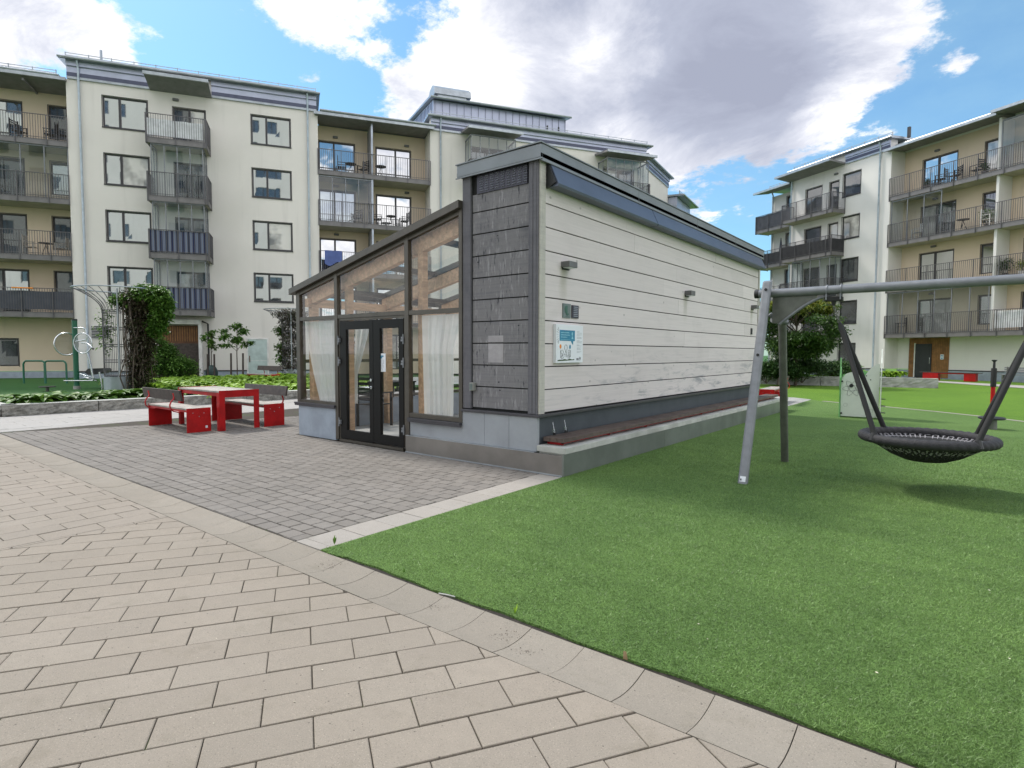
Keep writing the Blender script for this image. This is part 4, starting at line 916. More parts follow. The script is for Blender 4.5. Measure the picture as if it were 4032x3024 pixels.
for sgn in (-1, 1):
    hx = BX + sgn * .95; topx = BX + sgn * .90
    hg = MB().tube([(hx - .09, 7.85, zb - .06 + .115 * (1)), (hx - .09, 7.85, zb + .056)], .004, 6)
    hb = MB()
    for dx_ in (-.075, .075):
        hb.tube([(hx + dx_, 7.85 + .058 * math.cos(a), zb + .058 * math.sin(a)) for a in np.linspace(R(-60), R(240), 12)], .008, 8)
        hb.bar((hx + dx_, 7.80, zb - .05), (hx + dx_, 7.80, zb - .12), .014); hb.bar((hx + dx_, 7.90, zb - .05), (hx + dx_, 7.90, zb - .12), .014)
    ho = hb.build('bar_clamp', M['steel_grey'], SW, smooth=True)
    MB().box(hx - .095, hx + .095, 7.80, 7.90, zb - .135, zb - .085).build('swivel_block', M['black_rubber'], ho, bevel=.008)
    MB().lathe([(.0, -.19), (.016, -.19), (.03, -.136), (0, -.136)], (hx, 7.85, zb), 12).build('swivel_cone', M['black'], ho, smooth=True)
    # chain from the swivel to the rods
    m = MB(); p0 = Vector((hx, 7.85, zb - .185)); p1 = Vector((BX + sgn * .885, 7.85, 1.885)); nl = 8
    for i in range(nl):
        c = p0.lerp(p1, (i + .5) / nl); d_ = (p1 - p0).normalized(); u = d_.cross(Vector((0, 1, 0))).normalized() if i % 2 else Vector((0, 1, 0)); L_ = (p1 - p0).length / nl * .78
        m.tube([c + d_ * (L_ * math.cos(a)) + u * (.014 * math.sin(a)) for a in np.linspace(0, 2 * math.pi, 10, endpoint=False)], .005, 6, closed=True)
    # slack safety chain
    q0 = p0 + Vector((-sgn * .0, 0, .05)); 
    sl_ = [(hx - .11 + .013 * i, 7.86, zb - .10 - .075 * math.sin(math.pi * i / 11)) for i in range(10)]
    for i in range(9):
        c = (Vector(sl_[i]) + Vector(sl_[i + 1])) / 2; d_ = (Vector(sl_[i + 1]) - Vector(sl_[i])).normalized(); u = Vector((0, 1, 0)) if i % 2 else d_.cross(Vector((0, 1, 0))).normalized()
        m.tube([c + d_ * (.012 * math.cos(a)) + u * (.008 * math.sin(a)) for a in np.linspace(0, 2 * math.pi, 8, endpoint=False)], .003, 5, closed=True)
    m.build('chain', M['steel_dark'], BS, smooth=True)
    for fy in (-1, 1):
        e = Vector((BX + sgn * .44, 7.85 + fy * .415, .63)); s_ = Vector((BX + sgn * .88, 7.85 + fy * .012, 1.88)); mid = s_.lerp(e, .5)
        MB().tube([s_, s_.lerp(e, .03), e], [.016, .028, .028], 12).build('suspension_rod', M['black_rubber'], BS, smooth=True)
        MB().tube([e + Vector((0, 0, .02)), e + Vector((sgn * .02, fy * .02, -.06))], .034, 10).build('rod_clamp', M['black'], BS, smooth=True)

# ================================================================== PLAY PANEL AND SPINNER
pL, pR = G(3308, 1642), G(3458, 1650); ax = (pR - pL); PLn = ax.length; ax.normalize(); nrm = Vector((ax.y, -ax.x, 0))
PP_ = wthing('play_panel', 'pale green and white play panel with atom drawing on the turf', 'play panel', (pL + pR) / 2)
TP = Matrix(((ax.x, nrm.x, 0, pL.x), (ax.y, nrm.y, 0, pL.y), (0, 0, 1, 0), (0, 0, 0, 1)))
k = PLn / 150.0; W_ = PLn
def cz(u): # cloud-shaped top
    a = .98 + .10 * math.sin(math.pi * min(u / .62, 1)) if u < .62 else .985 + .30 * math.sin(math.pi / 2 * (u - .62) / .38) ** .8
    return a * 1.0 - .13 * max(0, 1 - u / .12) ** 2
prof = [(0, .03), (W_, .03)] + [(W_ * u, cz(u)) for u in np.linspace(1, 0, 40)]
front = MB(TP).ext([(a, -.01, c) for a, c in prof], (0, .02, 0)).build('front_board', M['panel_white'], PP_)
m = MB(TP); c0 = (W_ * .30, .70)
for kk in range(3):
    th = R(60 * kk + 5); pts = []
    for a in np.linspace(0, 2 * math.pi, 30):
        x = .20 * math.cos(a); y = .062 * math.sin(a); pts.append((c0[0] + x * math.cos(th) - y * math.sin(th), .013, c0[1] + x * math.sin(th) + y * math.cos(th)))
    for a, b_ in zip(pts[:-1], pts[1:]): m.bar(a, b_, .006, .003)
for (u, v, r_) in ((.13, .30, .04), (.62, .33, .05), (.80, .18, .045)):
    pts = [(W_ * u + r_ * math.cos(a), .0125, v + r_ * math.sin(a)) for a in np.linspace(0, 2 * math.pi, 16)]
    for a, b_ in zip(pts[:-1], pts[1:]): m.bar(a, b_, .003, .002)
m.build('atom_drawing', M['ink'], PP_)
m = MB(TP).tube([(c0[0] - .02, .008, c0[1] + .06), (c0[0] - .02, .03, c0[1] + .06)], .043, 18)
for (u, v) in ((.66, 1.0), (.77, .91), (.58, .88)): m.tube([(W_ * u, .008, v), (W_ * u, .022, v)], .014, 6)
for (v) in (.10, .86): m.tube([(.02, .01, v), (.02, .05, v)], .022, 8)
m.build('knobs', M['black'], PP_)
def sidep(u0, pts, th, mat, name): # board perpendicular to the front, given as (depth, height)
    m = MB(TP); m.ext([(u0, d_, z) for d_, z in pts], (th, 0, 0)); return m.build(name, M[mat], PP_)
sidep(-.03, [(.10, .0), (.06, .35), (.10, .55), (.14, .95), (.10, 1.05), (.06, 1.20), (.0, 1.42), (-.03, 1.42), (-.03, 1.12), (-.2, 1.20), (-.35, 1.08), (-.45, .9), (-.5, .5), (-.55, 0)], .022, 'panel_green', 'side_board')
sidep(W_ + .02, [(.16, .0), (.14, .6), (.12, 1.1), (.05, 1.30), (-.1, 1.42), (-.25, 1.62), (-.4, 1.55), (-.52, 1.2), (-.55, 0)], .022, 'panel_white', 'side_board')
MB(TP).ext([(W_ * u, -.58, z) for u, z in ((0, .02), (1, .02), (1, 1.0), (.5, 1.12), (0, 1.0))], (0, .02, 0)).build('rear_board', M['panel_green'], PP_)
m = MB(TP)
for z in (.14, .30, .46): m.box(W_ + .043, W_ + .13, -.1, .02, z, z + .014)
m.build('pegs', M['black'], PP_)
m = MB(TP)
for z0, z1 in ((.1, .42), (.62, .82), (1.0, 1.18)): m.box(W_ + .0425, W_ + .046, .02, .05, z0, z1)
m.build('slots', M['black'], PP_)
g = G(3903, 1690); SPN = wthing('spinner_pole', 'standing spinner with round foot disc and red and black pole', 'spinner', g)
def L_(prof, mat, name): return MB().lathe(prof, (g.x, g.y, 0), 24).build(name, M[mat], SPN, smooth=True)
L_([(0, 0), (.095, 0), (.085, .20), (0, .20)], 'steel_dark', 'base'); L_([(0, .20), (.20, .20), (.225, .215), (.225, .235), (.20, .25), (0, .25)], 'black', 'foot_disc')
L_([(0, .25), (.038, .25), (.038, .88), (0, .88)], 'red', 'pole'); L_([(.0, .86), (.048, .86), (.048, 1.22), (.042, 1.235), (0, 1.235)], 'black_rubber', 'grip_sleeve')
L_([(.0, 1.235), (.024, 1.235), (.020, 1.36), (.045, 1.385), (.045, 1.40), (0, 1.405)], 'black', 'top_knob')

# ================================================================== FITNESS GEAR
def zt(p): return tuple(Vector(p))
g = G(303, 1536, .1); D0 = (g - EYE).length; u_ = Vector((rt0.x, rt0.y, 0)); w_ = Vector((-math.sin(HEAD), math.cos(HEAD), 0)); px1 = D0 * math.cos(R(36)) / F
FT = wthing('exercise_machine', 'green exercise post with round chrome wheels, seat and pull arms', 'exercise machine', g); s1_ = (H - .1) / (1536 - 1388)   # metres per pixel at the post
def q(dx, dy, dd=0.): return g + u_ * (dx * s1_) + Vector((0, 0, -dy * s1_)) + w_ * dd      # dx right, dy down from the post foot
MB().tube([q(0, -8), q(0, -265)], .085, 20).build('post', M['green_paint'], FT, smooth=True); MB().tube([q(0, 0), q(0, -16)], .11, 20).build('foot_sleeve', M['concrete_dark'], FT, smooth=True)
MB().tube([q(0, -264), q(0, -270)], .088, 20).build('cap', M['black'], FT, smooth=True)
def ringo(cx, cy, rx, ry, name='wheel'):
    pts = [q(cx + rx * math.cos(a), cy + ry * math.sin(a), -.12 + (.3 * math.cos(a) if rx < 30 else 0)) for a in np.linspace(0, 2 * math.pi, 28, endpoint=False)]
    o = MB().tube(pts, .022, 8, closed=True).build(name, M['chrome'], FT, smooth=True)
    mm = MB(); mm.add([q(cx, cy, -.12)] + pts, [(0, i + 1, (i + 1) % 28 + 1) for i in range(28)]); mm.build('wheel_disc', M['glass_bal'], o, recalc=False)
ringo(-24, -175, 22, 42); ringo(38, -178, 34, 38)
MB().tube([q(5, -236, -.1), q(40, -236, -.1), (q(48, -230, -.1)), q(54, -200, -.1), q(50, -192, -.1), q(10, -185, -.1)], .024, 8).tube([q(35, -180, -.15), q(70, -177, -.3), q(90, -166, -.4), q(100, -158, -.45)], .022, 8).build('pull_arm', M['chrome'], FT, smooth=True)
MB().tube([q(97, -160, -.44), q(103, -156, -.46)], .03, 8).build('hand_grip', M['black'], FT, smooth=True)
MB().tube([q(50, -150, -.1), q(62, -100, -.1), q(72, -45, -.1)], .035, 8).tube([q(95, -70, -.1), q(104, -20, -.1), q(104, 5, -.1)], .03, 8).build('seat_stem', M['chrome'], FT, smooth=True)
MB().ext([q(30, -68, 0), q(45, -82, 0), q(105, -84, 0), q(112, -76, 0), q(95, -64, 0), q(45, -58, 0)], tuple(w_ * .35)).build('seat', M['black'], FT)
MB().tube([q(-40, -36, -.1), q(70, -37, -.1), q(75, -47, -.1), q(20, -62, -.1)], .022, 8).tube([q(20, -48, .1), q(70, -35, .1)], .03, 8).build('pedal_arm', M['chrome'], FT, smooth=True)
MB().box(-.16, .16, -.12, .12, -.03, .0).build('pedal', M['black'], FT).location = (q(-52, -36, -.1) - g)
for kx, lab in ((95, 'green hoop bar left of its twin on the exercise turf'), (178, 'green hoop bar between its twin and the exercise post')):
    a = G(kx, 1513, .1); hb = wthing('hoop_bar', lab, 'exercise bar', a + u_ * .45, 'green hoop bars on the exercise turf'); wd = 82 * (H - .1) / 125
    pts = [a, a + Vector((0, 0, .86)), a + u_ * .04 + Vector((0, 0, .95)), a + u_ * .12 + Vector((0, 0, 1.0)), a + u_ * (wd - .12) + Vector((0, 0, 1.0)), a + u_ * (wd - .04) + Vector((0, 0, .95)), a + u_ * wd + Vector((0, 0, .86)), a + u_ * wd]
    MB().tube(pts, .038, 12).build('bar', M['green_paint'], hb, smooth=True); MB().tube([a, a + Vector((0, 0, .03))], .07, 12).tube([a + u_ * wd, a + u_ * wd + Vector((0, 0, .03))], .07, 12).build('foot_plate', M['concrete_dark'], hb)
a = G(187, 1545, .1); ST = wthing('balance_step', 'small black balance step on the exercise turf left of the post', 'balance step', a)
MB().tube([a, a + Vector((0, 0, .18))], .05, 10).build('stem', M['steel_dark'], ST); MB().tube([a + Vector((0, 0, .18)), a + Vector((0, 0, .21))], .24, 20).build('plate', M['black'], ST)

# ================================================================== PLANTER KERBS
def kerb(pts, label, z0, h, w=.30, mat='granite', joint=2.1, cat='kerb', name='planter_kerb'):
    m = MB(); tp = MB()
    for a, b_ in zip(pts[:-1], pts[1:]):
        a = Vector((*a, 0)); b_ = Vector((*b_, 0)); t = (b_ - a).normalized(); nn = Vector((t.y, -t.x, 0)); Lg = (b_ - a).length; kk = max(1, round(Lg / joint))
        for i in range(kk):
            p = a + t * (Lg * i / kk + .008); q_ = a + t * (Lg * (i + 1) / kk - .008); nx_, nz_ = 16, 5; vs = []
            for j in range(nz_ + 1):
                for ii in range(nx_ + 1):
                    o = 0 if j == nz_ else random.uniform(-.012, .028); c = p.lerp(q_, ii / nx_) + nn * o; vs.append((c.x, c.y, z0 + h * j / nz_))
            fs = [(j * (nx_ + 1) + ii, j * (nx_ + 1) + ii + 1, (j + 1) * (nx_ + 1) + ii + 1, (j + 1) * (nx_ + 1) + ii) for j in range(nz_) for ii in range(nx_)]
            m.add(vs, fs)
            bk = -nn * w; m.add([p + Vector((0, 0, z0)), q_ + Vector((0, 0, z0)), q_ + bk + Vector((0, 0, z0)), p + bk + Vector((0, 0, z0)), p + Vector((0, 0, z0 + h)), q_ + Vector((0, 0, z0 + h)), q_ + bk + Vector((0, 0, z0 + h)), p + bk + Vector((0, 0, z0 + h))], [(4, 5, 6, 7), (1, 2, 6, 5), (2, 3, 7, 6), (3, 0, 4, 7)])
            tp.add([p + nn * .012 + Vector((0, 0, z0 + h + .001)), q_ + nn * .012 + Vector((0, 0, z0 + h + .001)), q_ + bk + Vector((0, 0, z0 + h + .001)), p + bk + Vector((0, 0, z0 + h + .001)), p + nn * .012 + Vector((0, 0, z0 + h + .014)), q_ + nn * .012 + Vector((0, 0, z0 + h + .014)), q_ + bk + Vector((0, 0, z0 + h + .014)), p + bk + Vector((0, 0, z0 + h + .014))], [(0, 1, 2, 3), (4, 5, 6, 7), (0, 1, 5, 4), (1, 2, 6, 5), (2, 3, 7, 6), (3, 0, 4, 7)])
    r = wthing(name, label, cat, (pts[0][0], pts[0][1], z0)); m.build('stone_face', M[mat], r, recalc=False); tp.build('top_edge', M['concrete'], r); return r
kerb([(-24.5, 3.25), (-17.65, 3.25), (-17.35, 7.0), (-17.1, 14.5)], 'rough granite kerb with pale top around the hosta planting', -.02, .27)
kerb([(-16.0, 28.6), (-8.0, 30.6), (-1.2, 32.2)], 'concrete planter wall under the shrubs beyond the lawn', -.02, .42, mat='concrete_dark', name='planter_wall', cat='planter')
g1 = G(2960, 1500); g2 = G(3575, 1502)

# ================================================================== TRELLISES
def trellis(px, pyb, zg, label, group, h=3.4, r0=.44, seed=3):
    c = G(px, pyb, zg); r = wthing('trellis_tower', label, 'trellis', c, group); rn = random.Random(seed)
    MB().lathe([(r0, 0), (r0 + .01, .58), (r0 - .02, .58)], c, 28).build('zinc_base', M['zinc'], r, smooth=True)
    def rad(z): return r0 - .02 + (.78 * max(0, (z - 2.65) / (h - 2.65)) ** 2.2 if z > 2.65 else 0)
    zs = list(np.linspace(.58, 2.65, 5)) + list(np.linspace(2.8, h, 7)); m = MB()
    for k_ in range(26):
        a = 2 * math.pi * k_ / 26; m.tube([(c.x + rad(z) * math.cos(a), c.y + rad(z) * math.sin(a), c.z + z) for z in zs], .009, 5)
    m.build('lattice_bars', M['rail'], r, recalc=False); m = MB()
    for z in (.62, 1.05, 1.12, 1.55, 1.62, 2.1, 2.17, 2.65, 2.72): m.tube([(c.x + rad(z) * math.cos(a), c.y + rad(z) * math.sin(a), c.z + z) for a in np.linspace(0, 2 * math.pi, 28, endpoint=False)], .011, 5, closed=True)
    m.build('lattice_rings', M['rail'], r, recalc=False)
    m = MB(); m.tube([(c.x + rad(h) * math.cos(a), c.y + rad(h) * math.sin(a), c.z + h) for a in np.linspace(0, 2 * math.pi, 40, endpoint=False)], .022, 6, closed=True); m.build('top_rim', M['zinc_light'], r, smooth=True)
    d = (Vector((0, 0, 0)) - c); d.z = 0; d.normalize(); p = c + d * (r0 + .03); MB().tube([(p.x, p.y, c.z + .55), (p.x, p.y, c.z + 2.7), (c.x + d.x * .55, c.y + d.y * .55, c.z + h)], .027, 8).build('front_pipe', M['zinc_light'], r, smooth=True)
    return r, c
t1, c1 = trellis(474, 1552, .12, 'zinc trellis tower with flared top and dark climber beside the exercise turf', 'trellis towers with climbing plants')
t2, c2 = trellis(1150, 1500, .12, 'zinc trellis tower half hidden by the left edge of the glazed room', 'trellis towers with climbing plants', seed=9)
def cloud(name, parent, boxes, n, L, W, mat, up=.2, droop=.1):
    """boxes: (centre, radii, weight, power) ellipsoid shells"""
    P = []; wsum = sum(b[2] for b in boxes)
    for (c, rr, w, pw) in boxes:
        k_ = int(n * w / wsum); d = RNG.normal(size=(k_, 3)); d /= np.linalg.norm(d, axis=1)[:, None]; ra = RNG.uniform(0, 1, k_) ** pw
        P.append(np.array(c) + d * ra[:, None] * np.array(rr) * (1 + RNG.normal(0, .08, (k_, 1))))
    P = np.concatenate(P).astype(np.float32); v, f = leaves(P, L, W, up, droop); me = npmesh(name, v, f, 4, mat); return link(name, me, parent)
# climber over the first trellis (to the right, away from us)
side = u_ * 1.0
CL = wthing('climbing_plant', 'dark leafy climber with white blossoms over the right half of the near trellis', 'climbing plant', c1 + side * .55)
bx = []
for z, r_, w in ((.5, .52, .8), (1.1, .5, 1), (1.7, .5, 1), (2.3, .55, 1.1), (2.85, .62, 1.2), (3.15, .7, 1.2)):
    bx.append((tuple(c1 + side * (.62 + random.uniform(-.12, .12)) + w_ * .1 + Vector((0, 0, z))), (r_, r_ * .9, .42), w, .45))
cloud('brown_growth', CL, [(b_[0], tuple(x * .95 for x in b_[1]), b_[2], .5) for b_ in bx], 11000, .10, .05, M['leaf_vine'], -.2, .3)
top_ = [(tuple(c1 + side * 1.0 + Vector((0, 0, 3.25))), (.55, .5, .32), 1, .4), (tuple(c1 + side * 1.45 + Vector((0, 0, 2.85))), (.32, .35, .62), 1, .4), (tuple(c1 + side * .2 + Vector((0, 0, 3.05))), (.6, .4, .22), .45, .5), (tuple(c1 + side * 1.25 + Vector((0, 0, 2.2))), (.35, .35, .35), .4, .5), (tuple(c1 - side * .42 + Vector((0, 0, 2.1))), (.12, .3, .8), .12, .5)]
cloud('green_leaves', CL, top_, 6500, .12, .075, M['leaf'], .1, .3)
cloud('blossoms', CL, [(tuple(c1 + side * .9 + Vector((0, 0, 3.35))), (.8, .5, .2), 1, .8)], 60, .07, .07, M['flower'])
m = MB()
for i in range(26):
    a = random.uniform(0, 6.28); r_ = random.uniform(.1, .45); b0 = c1 + side * .6 + Vector((r_ * math.cos(a), r_ * math.sin(a), 0)); m.tube([b0 + Vector((random.uniform(-.1, .1), random.uniform(-.1, .1), z)) for z in (0, .6, 1.2, 1.8, 2.4, 3.0)], random.uniform(.008, .022), 5)
m.build('stems', M['bark'], CL, recalc=False)
CL2 = wthing('climbing_plant', 'sparse climber on the trellis tower beside the glazed room', 'climbing plant', c2)
cloud('leaves', CL2, [(tuple(c2 + Vector((0, 0, z))), (.6, .6, .4), 1, .45) for z in (.7, 1.4, 2.1, 2.8)] + [(tuple(c2 + Vector((0, 0, 3.2))), (.9, .9, .3), 1, .5)], 4200, .11, .06, M['leaf_vine'], -.1, .3)
cloud('green_leaves', CL2, [(tuple(c2 - u_ * .45 + Vector((0, 0, z))), (.28, .4, .3), 1, .6) for z in (1.1, 1.6, 2.4)], 900, .13, .08, M['leaf'], .1, .3)

# ================================================================== HOSTAS, BUSHES, TREES
def hosta_mesh(spots, size, name, mat):
    V = []; Fc = []; b0 = 0
    for (x, y, z) in spots:
        nl = random.randint(12, 17); s = size * random.uniform(.8, 1.2)
        for i in range(nl):
            a = 2 * math.pi * i / nl + random.uniform(-.3, .3); ring = random.random(); Lf = s * random.uniform(.75, 1.15); Wf = Lf * .34
            el0 = .35 + .75 * ring; d = np.array([math.cos(a), math.sin(a)]); sd_ = np.array([-d[1], d[0]]); pts = []; rr, zz = .03, .02; el_ = el0
            st = [0, .35, 1, .95, .6, .06]; seg = Lf / 5
            for j in range(6):
                w2 = Wf * st[j] * .5 + .004
                for sgn in (-1, 0, 1):
                    pxy = np.array([x, y]) + d * rr + sd_ * w2 * sgn; pts.append((pxy[0], pxy[1], z + zz + (.22 * w2 if sgn else 0)))
                rr += seg * math.cos(el_); zz += seg * math.sin(el_); el_ -= .32 + .12 * (1 - ring)
            V += pts
            for j in range(5):
                for c in (0, 1): Fc.append((b0 + j * 3 + c, b0 + j * 3 + c + 1, b0 + (j + 1) * 3 + c + 1, b0 + (j + 1) * 3 + c))
            b0 += 18
    me = npmesh(name, np.array(V), np.array(Fc), 4, mat, smooth=True); return me
sp1 = [(random.uniform(-19.1, -18.12), random.uniform(3.7, 8.2), .20) for _ in range(150)]
o = link('hosta_bed', hosta_mesh(sp1, .44, 'hosta_bed', M['leaf_hosta'])); tag(o, 'green hosta leaves along the granite kerb in front of the exercise turf', 'plants', kind='stuff')
sp2 = []
while len(sp2) < 520:
    x = random.uniform(-25.5, -17.6); y = random.uniform(7.6, 15.5)
    if (Vector((x, y)) - c1.to_2d()).length < .7 or (Vector((x, y)) - c2.to_2d()).length < .5: continue
    sp2.append((x, y, .20 + .14 * min(1, (-17.6 - x) / 3)))
o = link('hosta_bed', hosta_mesh(sp2, .36, 'hosta_bed', M['leaf_lime'])); tag(o, 'bright lime hosta bed behind the red benches and table', 'plants', kind='stuff')
struct('planting_soil', sheet([(-27, 3.5), (-17.6, 3.5), (-17.5, 16), (-27, 16)], .125), M['soil'], recalc=False)
# exercise turf in front of the hostas
struct('exercise_turf', sheet([(-19.3, 3.5), (-19.3, 7.4), (-20.4, 8.6), (-26, 13), (-48, 13), (-48, -6), (-24.3, -6), (-24.3, 3.5)], .135), M['turf_far'], recalc=False)
bpos = G(640, 1500, .1)
BU = wthing('bush', 'loose green shrub at the foot of the near trellis climber', 'bush', bpos)
cloud('foliage', BU, [(tuple(bpos + Vector((0, 0, .8))), (1.0, 1.1, .8), 1.4, .45), (tuple(bpos + u_ * .9 + Vector((0, 0, .6))), (.8, .8, .6), 1, .45), (tuple(bpos - u_ * .2 + Vector((0, 0, 1.7))), (.45, .5, .5), .5, .5), (tuple(bpos + u_ * .35 + Vector((0, 0, 1.4))), (.4, .4, .4), .35, .5)], 9500, .13, .07, M['leaf'], .25, .15)
m = MB()
for i in range(12): m.tube([bpos + Vector((random.uniform(-.1, .1), random.uniform(-.1, .1), 0)), bpos + Vector((random.uniform(-.5, .5), random.uniform(-.5, .5), .9)), bpos + Vector((random.uniform(-.9, .9), random.uniform(-.9, .9), 1.5))], [.018, .012, .005], 5)
m.build('branches', M['bark'], BU, recalc=False)
def tree(name, base, h, trunk_r, crown, label, n, leafL, mats, clusters, group=None, fork=.45, seed=1, cat='tree', spread=1., clr=.30):
    rn = random.Random(seed); base = Vector(base); r = wthing(name, label, cat, base, group); m = MB(); cz_, cr, ch = crown
    top = base + Vector((rn.uniform(-.1, .1), rn.uniform(-.1, .1), h * .9)); forkp = base + Vector((0, 0, h * fork))
    m.tube([base, base.lerp(forkp, .5) + Vector((rn.uniform(-.02, .02), rn.uniform(-.02, .02), 0)), forkp, forkp.lerp(top, .5), top], [trunk_r, trunk_r * .85, trunk_r * .75, trunk_r * .4, trunk_r * .12], 9)
    ends = []
    for i in range(clusters):
        a = i * 2.399 + rn.uniform(-.4, .4); t = rn.uniform(-.9, 1); rad = cr * math.sqrt(max(.05, 1 - t * t)) * rn.uniform(.55, 1.0)
        e = Vector((base.x + rad * math.cos(a), base.y + rad * math.sin(a), base.z + cz_ + t * ch)); st = forkp.lerp(top, max(0, min(.8, (t + .9) / 2 * .8)))
        mid = st.lerp(e, .5) + Vector((0, 0, .12 * cr)); m.tube([st, mid, e], [trunk_r * .35, trunk_r * .2, trunk_r * .06], 5); ends.append(e)
    m.build('trunk', M['bark'], r, smooth=True, recalc=False)
    for mi, mt in enumerate(mats):
        es = [e for i, e in enumerate(ends) if i % len(mats) == mi] if len(mats) < 3 else ends
        if mt[1] == 'top': es = sorted(ends, key=lambda e: -e.z)[:max(2, int(len(ends) * .3))]
        if mt[1] == 'low': es = sorted(ends, key=lambda e: -e.z)[int(len(ends) * .22):]
        cloud('crown', r, [(tuple(e), (cr * clr * rn.uniform(.7, 1.2), cr * clr * rn.uniform(.7, 1.2), ch * clr * .8 * rn.uniform(.6, 1.1)), 1, .55) for e in es], int(n * mt[2]), leafL, leafL * .55, M[mt[0]], .0, .25)
    return r
gT = AT(3135, 1440, 27.5); gT.z = 0
tree('maple_tree', gT, 4.4, .075, (2.75, 1.75, 1.45), 'leafy maple tree with yellowing top behind the swing leg', 21000, .14, [('leaf_mid', 'low', .70), ('leaf_yellow', 'top', .40)], 64, fork=.28, seed=4, clr=.34)
gT = G(935, 1502, .1); tree('young_tree', gT, 2.75, .03, (2.15, .75, .55), 'small round-crowned young tree between two black stakes', 900, .17, [('leaf', 'all', 1.)], 15, fork=.5, seed=8, group='young trees behind the hosta bed')
for dx_, lab in ((-25, 'black wooden stake left of the larger young tree'), (22, 'black wooden stake right of the larger young tree')):
    p = G(935 + dx_, 1506, .1); single('tree_stake', MB().tube([p, p + Vector((.01, .02, 1.35))], .045, 8), M['dark_wood'], lab, 'stake', 'stakes beside the young trees', smooth=True)
gT = G(835, 1498, .1); tree('young_tree', gT, 2.5, .022, (2.0, .58, .45), 'thin young tree rising from a green watering bag', 420, .16, [('leaf_hosta', 'all', 1.)], 10, fork=.5, seed=12, group='young trees behind the hosta bed')
for dx_, lab in ((-16, 'black stake left of the tree with the green bag'), (10, 'black stake right of the tree with the green bag')):
    p = G(835 + dx_, 1500, .1); single('tree_stake', MB().tube([p, p + Vector((.0, .01, 1.3))], .045, 8), M['dark_wood'], lab, 'stake', 'stakes beside the young trees', smooth=True)
m = MB().lathe([(.20, 0), (.27, .1), (.28, .45), (.2, .62), (.09, .72), (.03, .74)], (gT.x, gT.y, .12), 20); single('watering_bag', m, basic('dark_green_bag', (.03, .06, .055), .5, 0, .3, 5), 'dark green watering bag wrapped round the thin young tree', 'watering bag', smooth=True)
# shrubs under the maple
k = 0
for (px, D_, w2, h2, mt, lab) in ((3020, 29.5, 1.5, 1.05, 'leaf_dark', 'dark shrub beside the far end of the pavilion above the planter wall'), (3095, 29.8, 1.3, .95, 'leaf_dark', 'dark green shrub under the maple behind the swing leg'), (3160, 30.2, 1.5, 1.15, 'leaf_dark', 'dense shrub under the maple crown above the planter wall'), (3235, 31, 1.5, 1.0, 'leaf_dark', 'shrub between the maple and the play panel'), (3300, 32.5, 1.1, .8, 'leaf_hosta', 'feathery low shrub beneath the ground floor window')):
    b_ = AT(px, 1440, D_ * .93); b_.z = .1; r = wthing('shrub', lab, 'shrub', b_, 'shrubs above the planter wall')
    cloud('foliage', r, [(tuple(b_ + Vector((random.uniform(-.6, .6) * w2, random.uniform(-.4, .4), h2 * random.uniform(.45, .85)))), (w2 * .5, .7, h2 * .38), 1, .5) for _ in range(7)], 3400, .16, .07, M[mt], .35, .1)
    m = MB()
    for i in range(7): m.tube([b_, b_ + Vector((random.uniform(-.7, .7) * w2, random.uniform(-.3, .3), h2 * .8))], [.02, .006], 5)
    m.build('stems', M['bark'], r, recalc=False)
o = link('hosta_bed', hosta_mesh([(G(px, 1490).x * .9, G(px, 1490).y * .9, .36) for px in [random.uniform(3300, 3560) for _ in range(50)]], .40, 'hosta_bed', M['leaf_lime'])); tag(o, 'lime hosta leaves in the planter behind the play panel', 'plants', kind='stuff')
# weeds and litter along the gutter
def weed(p, h, label, n=7, mat='leaf'):
    m = MB()
    for i in range(n):
        a = random.uniform(0, 6.28); l = h * random.uniform(.5, 1); d = Vector((math.cos(a) * .35, math.sin(a) * .35, 1)); s_ = Vector((-math.sin(a), math.cos(a), 0)) * l * .14; b0 = Vector(p) + Vector((0, 0, h * .5 * i / n))
        m.add([b0, b0 + d * l * .5 + s_, b0 + d * l, b0 + d * l * .5 - s_], [(0, 1, 2, 3)])
    return single('weed', m, M[mat], label, 'weed', recalc=False)
weed(G(1318, 2146), .055, 'small upright weed at the sharp corner of the turf', 12, 'leaf_hosta')
weed(G(2030, 2425, -.01), .05, 'bright green sprout in the dark slit beside the turf', 5, 'leaf_lime'); weed(G(1592, 2262, -.01), .045, 'tiny green weed by the gutter below the turf corner', 6)
single('dry_leaf', MB().add([tuple(G(2462, 2598, .0) + Vector(v)) for v in ((-.012, 0, 0), (.012, .004, 0), (.010, -.01, .05), (-.008, -.006, .045))], [(0, 1, 2, 3)]), basic('dry_leaf', (.36, .25, .14), .8), 'curled brown leaf caught at the turf edge', 'leaf', recalc=False)
single('twig', MB().tube([G(1728, 2336, .004), G(1762, 2342, .010), G(1792, 2350, .006)], .004, 6), M['concrete'], 'pale bent twig lying across the gutter edge', 'twig')

